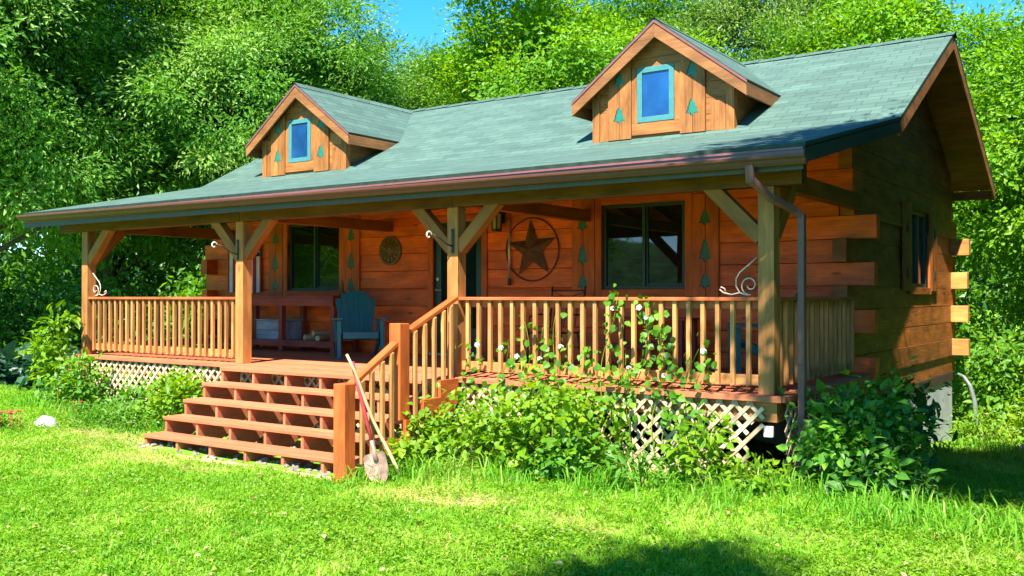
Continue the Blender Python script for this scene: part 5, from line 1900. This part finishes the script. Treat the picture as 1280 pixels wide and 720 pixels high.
def vine():
    t = thing('climbing_vine', 'climbing vine with heart-shaped leaves and white flowers growing up the front railing', 'vine', on(-1.9, -0.25))
    rng = random.Random(9); nr = np.random.default_rng(9)
    m = MB()
    P, D, Nn = [], [], []
    fl = []
    paths = [(-2.95, 1.25), (-2.70, 1.45), (-2.45, 1.38), (-2.30, 1.52), (-2.15, 1.30), (-1.98, 1.18), (-1.62, 1.74), (-1.50, 1.20), (-1.22, 1.62), (-1.10, 1.50), (-0.98, 1.38), (-0.75, 1.22), (-1.35, 1.10), (-3.35, 1.25), (-0.62, 1.30)]
    for k, (x, zt) in enumerate(paths):
        pts = []
        x0 = x + rng.uniform(-0.25, 0.25)
        for i in range(12):
            f = i / 11
            pts.append(Vector((x0 + (x - x0) * f + 0.05 * math.sin(f * 9 + k), -0.16 + 0.10 * f + 0.025 * math.cos(f * 11 + k), 0.25 + (zt - 0.25) * f)))
        m.tube(pts, [0.006 - 0.0035 * i / 11 for i in range(12)], 5)
        for i in range(3, 12):
            dens = 4 if pts[i].z < 1.2 else (8 if k in (6, 8, 9) and i > 8 else 2)
            for _ in range(dens):
                P.append(pts[i] + Vector((rng.gauss(0, .075), rng.uniform(-.09, .01), rng.gauss(0, .05))))
        if k % 2 == 0: fl.append(pts[rng.randrange(7, 11)] + Vector((rng.uniform(-.08, .08), -0.07, 0)))
    m.build('stem', M['bed_leaf'], t, smooth=True)
    P = np.array([tuple(p) for p in P]); N = len(P)
    D = nr.normal(size=(N, 3)) * 0.6 + np.array([0, -0.4, -0.5]); Nn = nr.normal(size=(N, 3)) * 0.5 + np.array([0.15, -0.8, 0.6])
    ln = 0.072 * (0.5 + 0.9 * nr.random(N))
    V, F, rr = leaf_arrays(P - np.array(t['wloc']), D, Nn, ln, ln * 0.92, nr.random(N) * 0.8 + 0.1, fold=0.06, curl=0.12, fine=True)
    o = bpy.data.objects.new('foliage', np_mesh('foliage', V, F, rr, M['vine_leaf']))
    COL.objects.link(o); o.parent = t
    fl += [Vector((-3.30, -0.10, 1.18)), Vector((-1.30, -0.1, 1.60)), Vector((-1.18, -0.1, 1.22)), Vector((-2.75, -0.1, 1.07))]
    for c in fl:
        b = MB()
        ax = Vector((rng.uniform(-.5, .5), -1, rng.uniform(-.1, .5))).normalized()
        s = ax.cross(Vector((0, 0, 1))).normalized(); u = s.cross(ax)
        K = 10
        r = rng.uniform(0.018, 0.032)
        for i in range(K):
            a0, a1 = 2 * math.pi * i / K, 2 * math.pi * (i + 1) / K
            k0, k1 = (1.08 if i % 2 else 0.92), (0.92 if i % 2 else 1.08)
            q = lambda a, k: c + ax * 0.05 + (s * math.cos(a) + u * math.sin(a)) * r * k
            w = lambda a: c + (s * math.cos(a) + u * math.sin(a)) * 0.008
            b.quad([w(a0), w(a1), q(a1, k1), q(a0, k0)], [(0, 0)] * 4)
        b.build('flower', M['petal_white'], t)
vine()

def flowers(loc, n, mat, label, seed, sz=0.035, spread=0.16, h=0.22):
    rng = random.Random(seed); nr = np.random.default_rng(seed)
    t = thing('flowering_plant', label, 'flowers', loc)
    L = Vector(loc)
    P = nr.normal(size=(n * 6, 3)) * np.array([spread, spread * 0.7, 0.05]) + np.array([0, 0, 0.09]); P[:, 2] = np.abs(P[:, 2])
    ln = 0.06 * (0.6 + 0.8 * nr.random(len(P)))
    V, F, rr = leaf_arrays(P, rand_unit(nr, len(P)), rand_unit(nr, len(P)) + np.array([0, 0, 0.9]), ln, ln * 0.5, nr.random(len(P)))
    o = bpy.data.objects.new('foliage', np_mesh('foliage', V, F, rr, M['vine_leaf'])); COL.objects.link(o); o.parent = t
    for i in range(n):
        b = MB()
        c = L + Vector((rng.gauss(0, spread), rng.gauss(0, spread * 0.7), h * rng.uniform(0.7, 1.1)))
        for k in range(7):
            a = k * 0.9
            d = Vector((math.cos(a), math.sin(a), 0.35))
            s = Vector((-math.sin(a), math.cos(a), 0))
            b.quad([c, c + d * sz * 0.6 + s * sz * 0.4, c + d * sz * 1.1, c + d * sz * 0.6 - s * sz * 0.4], [(0, 0)] * 4)
        b.tube([c, Vector((c.x, c.y, L.z))], 0.003, 4)
        b.build('flower', M[mat], t)
flowers(on(-9.5, -2.25), 46, 'petal_red', 'cluster of red flowers at the far left edge of the lawn', 41, h=0.22, sz=0.045, spread=0.20)
flowers(on(-9.75, -0.95), 5, 'petal_red', 'small red flower beside the rock in the left lawn', 42, spread=0.05, h=0.2, sz=0.05)
flowers(on(-10.2, -0.75), 7, 'orange', 'orange flowers in front of the left end of the lattice', 43, spread=0.14, h=0.62, sz=0.04)

def vnoise(x, y, f, seed):
    """smooth value noise on the ground plane"""
    r = np.random.default_rng(seed).random((64, 64))
    u, v = x * f, y * f
    i, j = np.floor(u).astype(int), np.floor(v).astype(int)
    a, b = u - i, v - j
    a = a * a * (3 - 2 * a); b = b * b * (3 - 2 * b)
    g = lambda p, q: r[p % 64, q % 64]
    return (g(i, j) * (1 - a) + g(i + 1, j) * a) * (1 - b) + (g(i, j + 1) * (1 - a) + g(i + 1, j + 1) * a) * b

def grass(name, n, region, hmin, hmax, w, mat, seed, label, dens=None, lean=0.55):
    rng = np.random.default_rng(seed)
    x0, x1, y0, y1 = region
    pts = []
    tot = 0
    while tot < n:
        x = rng.uniform(x0, x1, n); y = rng.uniform(y0, y1, n)
        k = rng.random(n) < dens(x, y)
        pts.append(np.stack([x[k], y[k]], 1)); tot += k.sum()
    p = np.concatenate(pts)[:n]
    x, y = p[:, 0], p[:, 1]
    dr = dry(x, y)
    z = gz(x, y) - 0.006
    n1 = vnoise(x, y, 1.1, 1); n2 = vnoise(x, y, 4.5, 2); n3 = vnoise(x, y, 14, 3)
    h = (hmin + (hmax - hmin) * rng.random(n) ** 1.4) * (1 - 0.45 * dr) * (0.55 + 0.45 * n1 + 0.5 * n2 * n3 * 1.6)
    # tufts lean together
    a = 6.283 * (vnoise(x, y, 9, 4) * 1.6) + rng.normal(0, 0.9, n)
    l = lean * (0.35 + 1.1 * rng.random(n))
    dx, dy = np.cos(a) * l, np.sin(a) * l
    tw = a + rng.normal(0, 0.8, n)
    sx, sy = -np.sin(tw), np.cos(tw)
    ww = w * (0.5 + 1.0 * rng.random(n)) / 2
    base = np.stack([x, y, z], 1)
    s = np.stack([sx * ww, sy * ww, 0 * x], 1)
    mid = base + np.stack([dx * h * 0.35, dy * h * 0.35, h * 0.60], 1)
    tip = base + np.stack([dx * h, dy * h, h * np.clip(1 - 0.42 * l, 0.25, 1)], 1)
    V = np.stack([base - s, base + s, mid + s * 0.8, mid - s * 0.8, tip], 1).reshape(-1, 3)
    b = np.arange(n)[:, None] * 5
    F = np.concatenate([b + [0, 1, 2], b + [0, 2, 3], b + [3, 2, 4]], 1).reshape(-1, 3)
    rnd = 0.40 + 0.50 * (n1 - 0.5) + 0.55 * (n2 - 0.5) + rng.normal(0, 0.15, n) + dr * 0.6
    straw = rng.random(n) < 0.045 + 0.25 * dr
    rnd = np.where(straw, 1.0, rnd)
    me = np_mesh(name, V, F, np.repeat(rnd, 3), M[mat])
    o = bpy.data.objects.new(name, me)
    COL.objects.link(o)
    tag(o, label, 'grass', kind='stuff')

def clover():
    """small broad lawn weeds"""
    rng = np.random.default_rng(91)
    n = 60000
    x = rng.uniform(-13, 3.4, n * 4); y = rng.uniform(-6.2, 0.5, n * 4)
    k = rng.random(n * 4) < lawn_d(x, y) * (vnoise(x, y, 1.6, 8) ** 2 * 1.6 + 0.1)
    x, y = x[k][:n], y[k][:n]
    m = len(x)
    pos = np.stack([x, y, gz(x, y) + 0.015 + 0.045 * rng.random(m)], 1)
    d = rand_unit(rng, m) * np.array([1, 1, 0.3]); nn = rand_unit(rng, m) * 0.5 + np.array([0, 0, 1])
    ln = 0.026 * (0.6 + 0.9 * rng.random(m))
    V, F, rr = leaf_arrays(pos, d, nn, ln, ln * 0.8, 0.45 + rng.normal(0, 0.2, m))
    o = bpy.data.objects.new('clover', np_mesh('clover', V, F, rr, M['bed_leaf']))
    COL.objects.link(o)
    tag(o, 'clover and small broad leaves mixed through the lawn', 'clover', kind='stuff')

def in_house(x, y): return ((x > -11.3) & (x < 0.2) & (y > -0.05) & (y < 9.2)) | ((x > -12.1) & (x < 0.0) & (y > 2.9) & (y < 9.3))
def lawn_d(x, y):
    # only where the photograph looks, and not under the cabin or steps; a little thinner far away
    a = x - 3.08; b = y + 8.63
    fwd = -0.57 * a + 0.82 * b; side = 0.82 * a + 0.57 * b
    see = (np.abs(side) < fwd * 0.60 + 0.8) & (fwd > 3.2)
    d = np.clip(5.2 / np.maximum(fwd, 1), 0.18, 1) ** 1.3
    steps = (x > -7.3) & (x < -3.55) & (y > -1.78) & (y < 0)
    return np.where(see & ~in_house(x, y) & ~steps, d * (1 - 0.55 * dry(x, y)), 0)
grass('lawn_grass', 460000, (-17, 3.6, -6.5, 9.5), 0.025, 0.085, 0.009, 'grass', 5, 'short sunlit lawn grass', lawn_d, lean=0.95)
clover()
def fallen_leaves():
    rng = np.random.default_rng(93)
    n = 260
    x = rng.uniform(-11, 2.6, n); y = rng.uniform(-5.2, -0.9, n)
    k = lawn_d(x, y) > 0.05
    x, y = x[k], y[k]; m = len(x)
    pos = np.stack([x, y, gz(x, y) + 0.05 + 0.02 * rng.random(m)], 1)
    d = rand_unit(rng, m) * np.array([1, 1, 0.2]); nn = rand_unit(rng, m) * 0.4 + np.array([0, 0, 1])
    ln = 0.045 * (0.6 + 0.8 * rng.random(m))
    V, F, rr = leaf_arrays(pos, d, nn, ln, ln * 0.6, rng.random(m), fine=True)
    o = bpy.data.objects.new('fallen_leaves', np_mesh('fallen_leaves', V, F, rr, M['deadleaf']))
    COL.objects.link(o)
    tag(o, 'scattered dry leaves lying on the lawn', 'leaves', kind='stuff')
fallen_leaves()
def tall_d(x, y):
    d1 = np.exp(-((y + 1.05 - 0.35 * (vnoise(x, y * 0, 1.4, 15) - 0.5)) / 0.34) ** 2) * ((x > -3.4) & (x < 1.2))
    d2 = np.exp(-((y + 0.9) / 0.35) ** 2) * ((x > -11.4) & (x < -7.4)) * 0.35
    d3 = np.exp(-(((x + 3.2) / 0.35) ** 2 + ((y + 1.75) / 0.4) ** 2)) * 0.7
    d4 = np.exp(-((y + 0.9) / 0.5) ** 2) * ((x > 0.0) & (x < 2.2)) * 0.5
    d5 = ((x > 0.3) & (x < 2.0) & (y > 4.5) & (y < 9)) * 0.25
    steps = (x > -7.3) & (x < -3.52) & (y > -1.9) & (y < 0)
    brk = np.clip((vnoise(x, y, 2.3, 12) - 0.35) * 2.6, 0.04, 1) * (0.4 + 0.6 * vnoise(x, y, 9, 13))
    return np.where(steps | in_house(x, y), 0, np.clip(d1 + d2 + d3 + d4 + d5, 0, 1) * brk)
grass('tall_grass', 9000, (-12, 2.4, -2.6, 9), 0.06, 0.32, 0.012, 'tallgrass', 6, 'taller unmown grass along the foot of the porch', tall_d, lean=0.8)
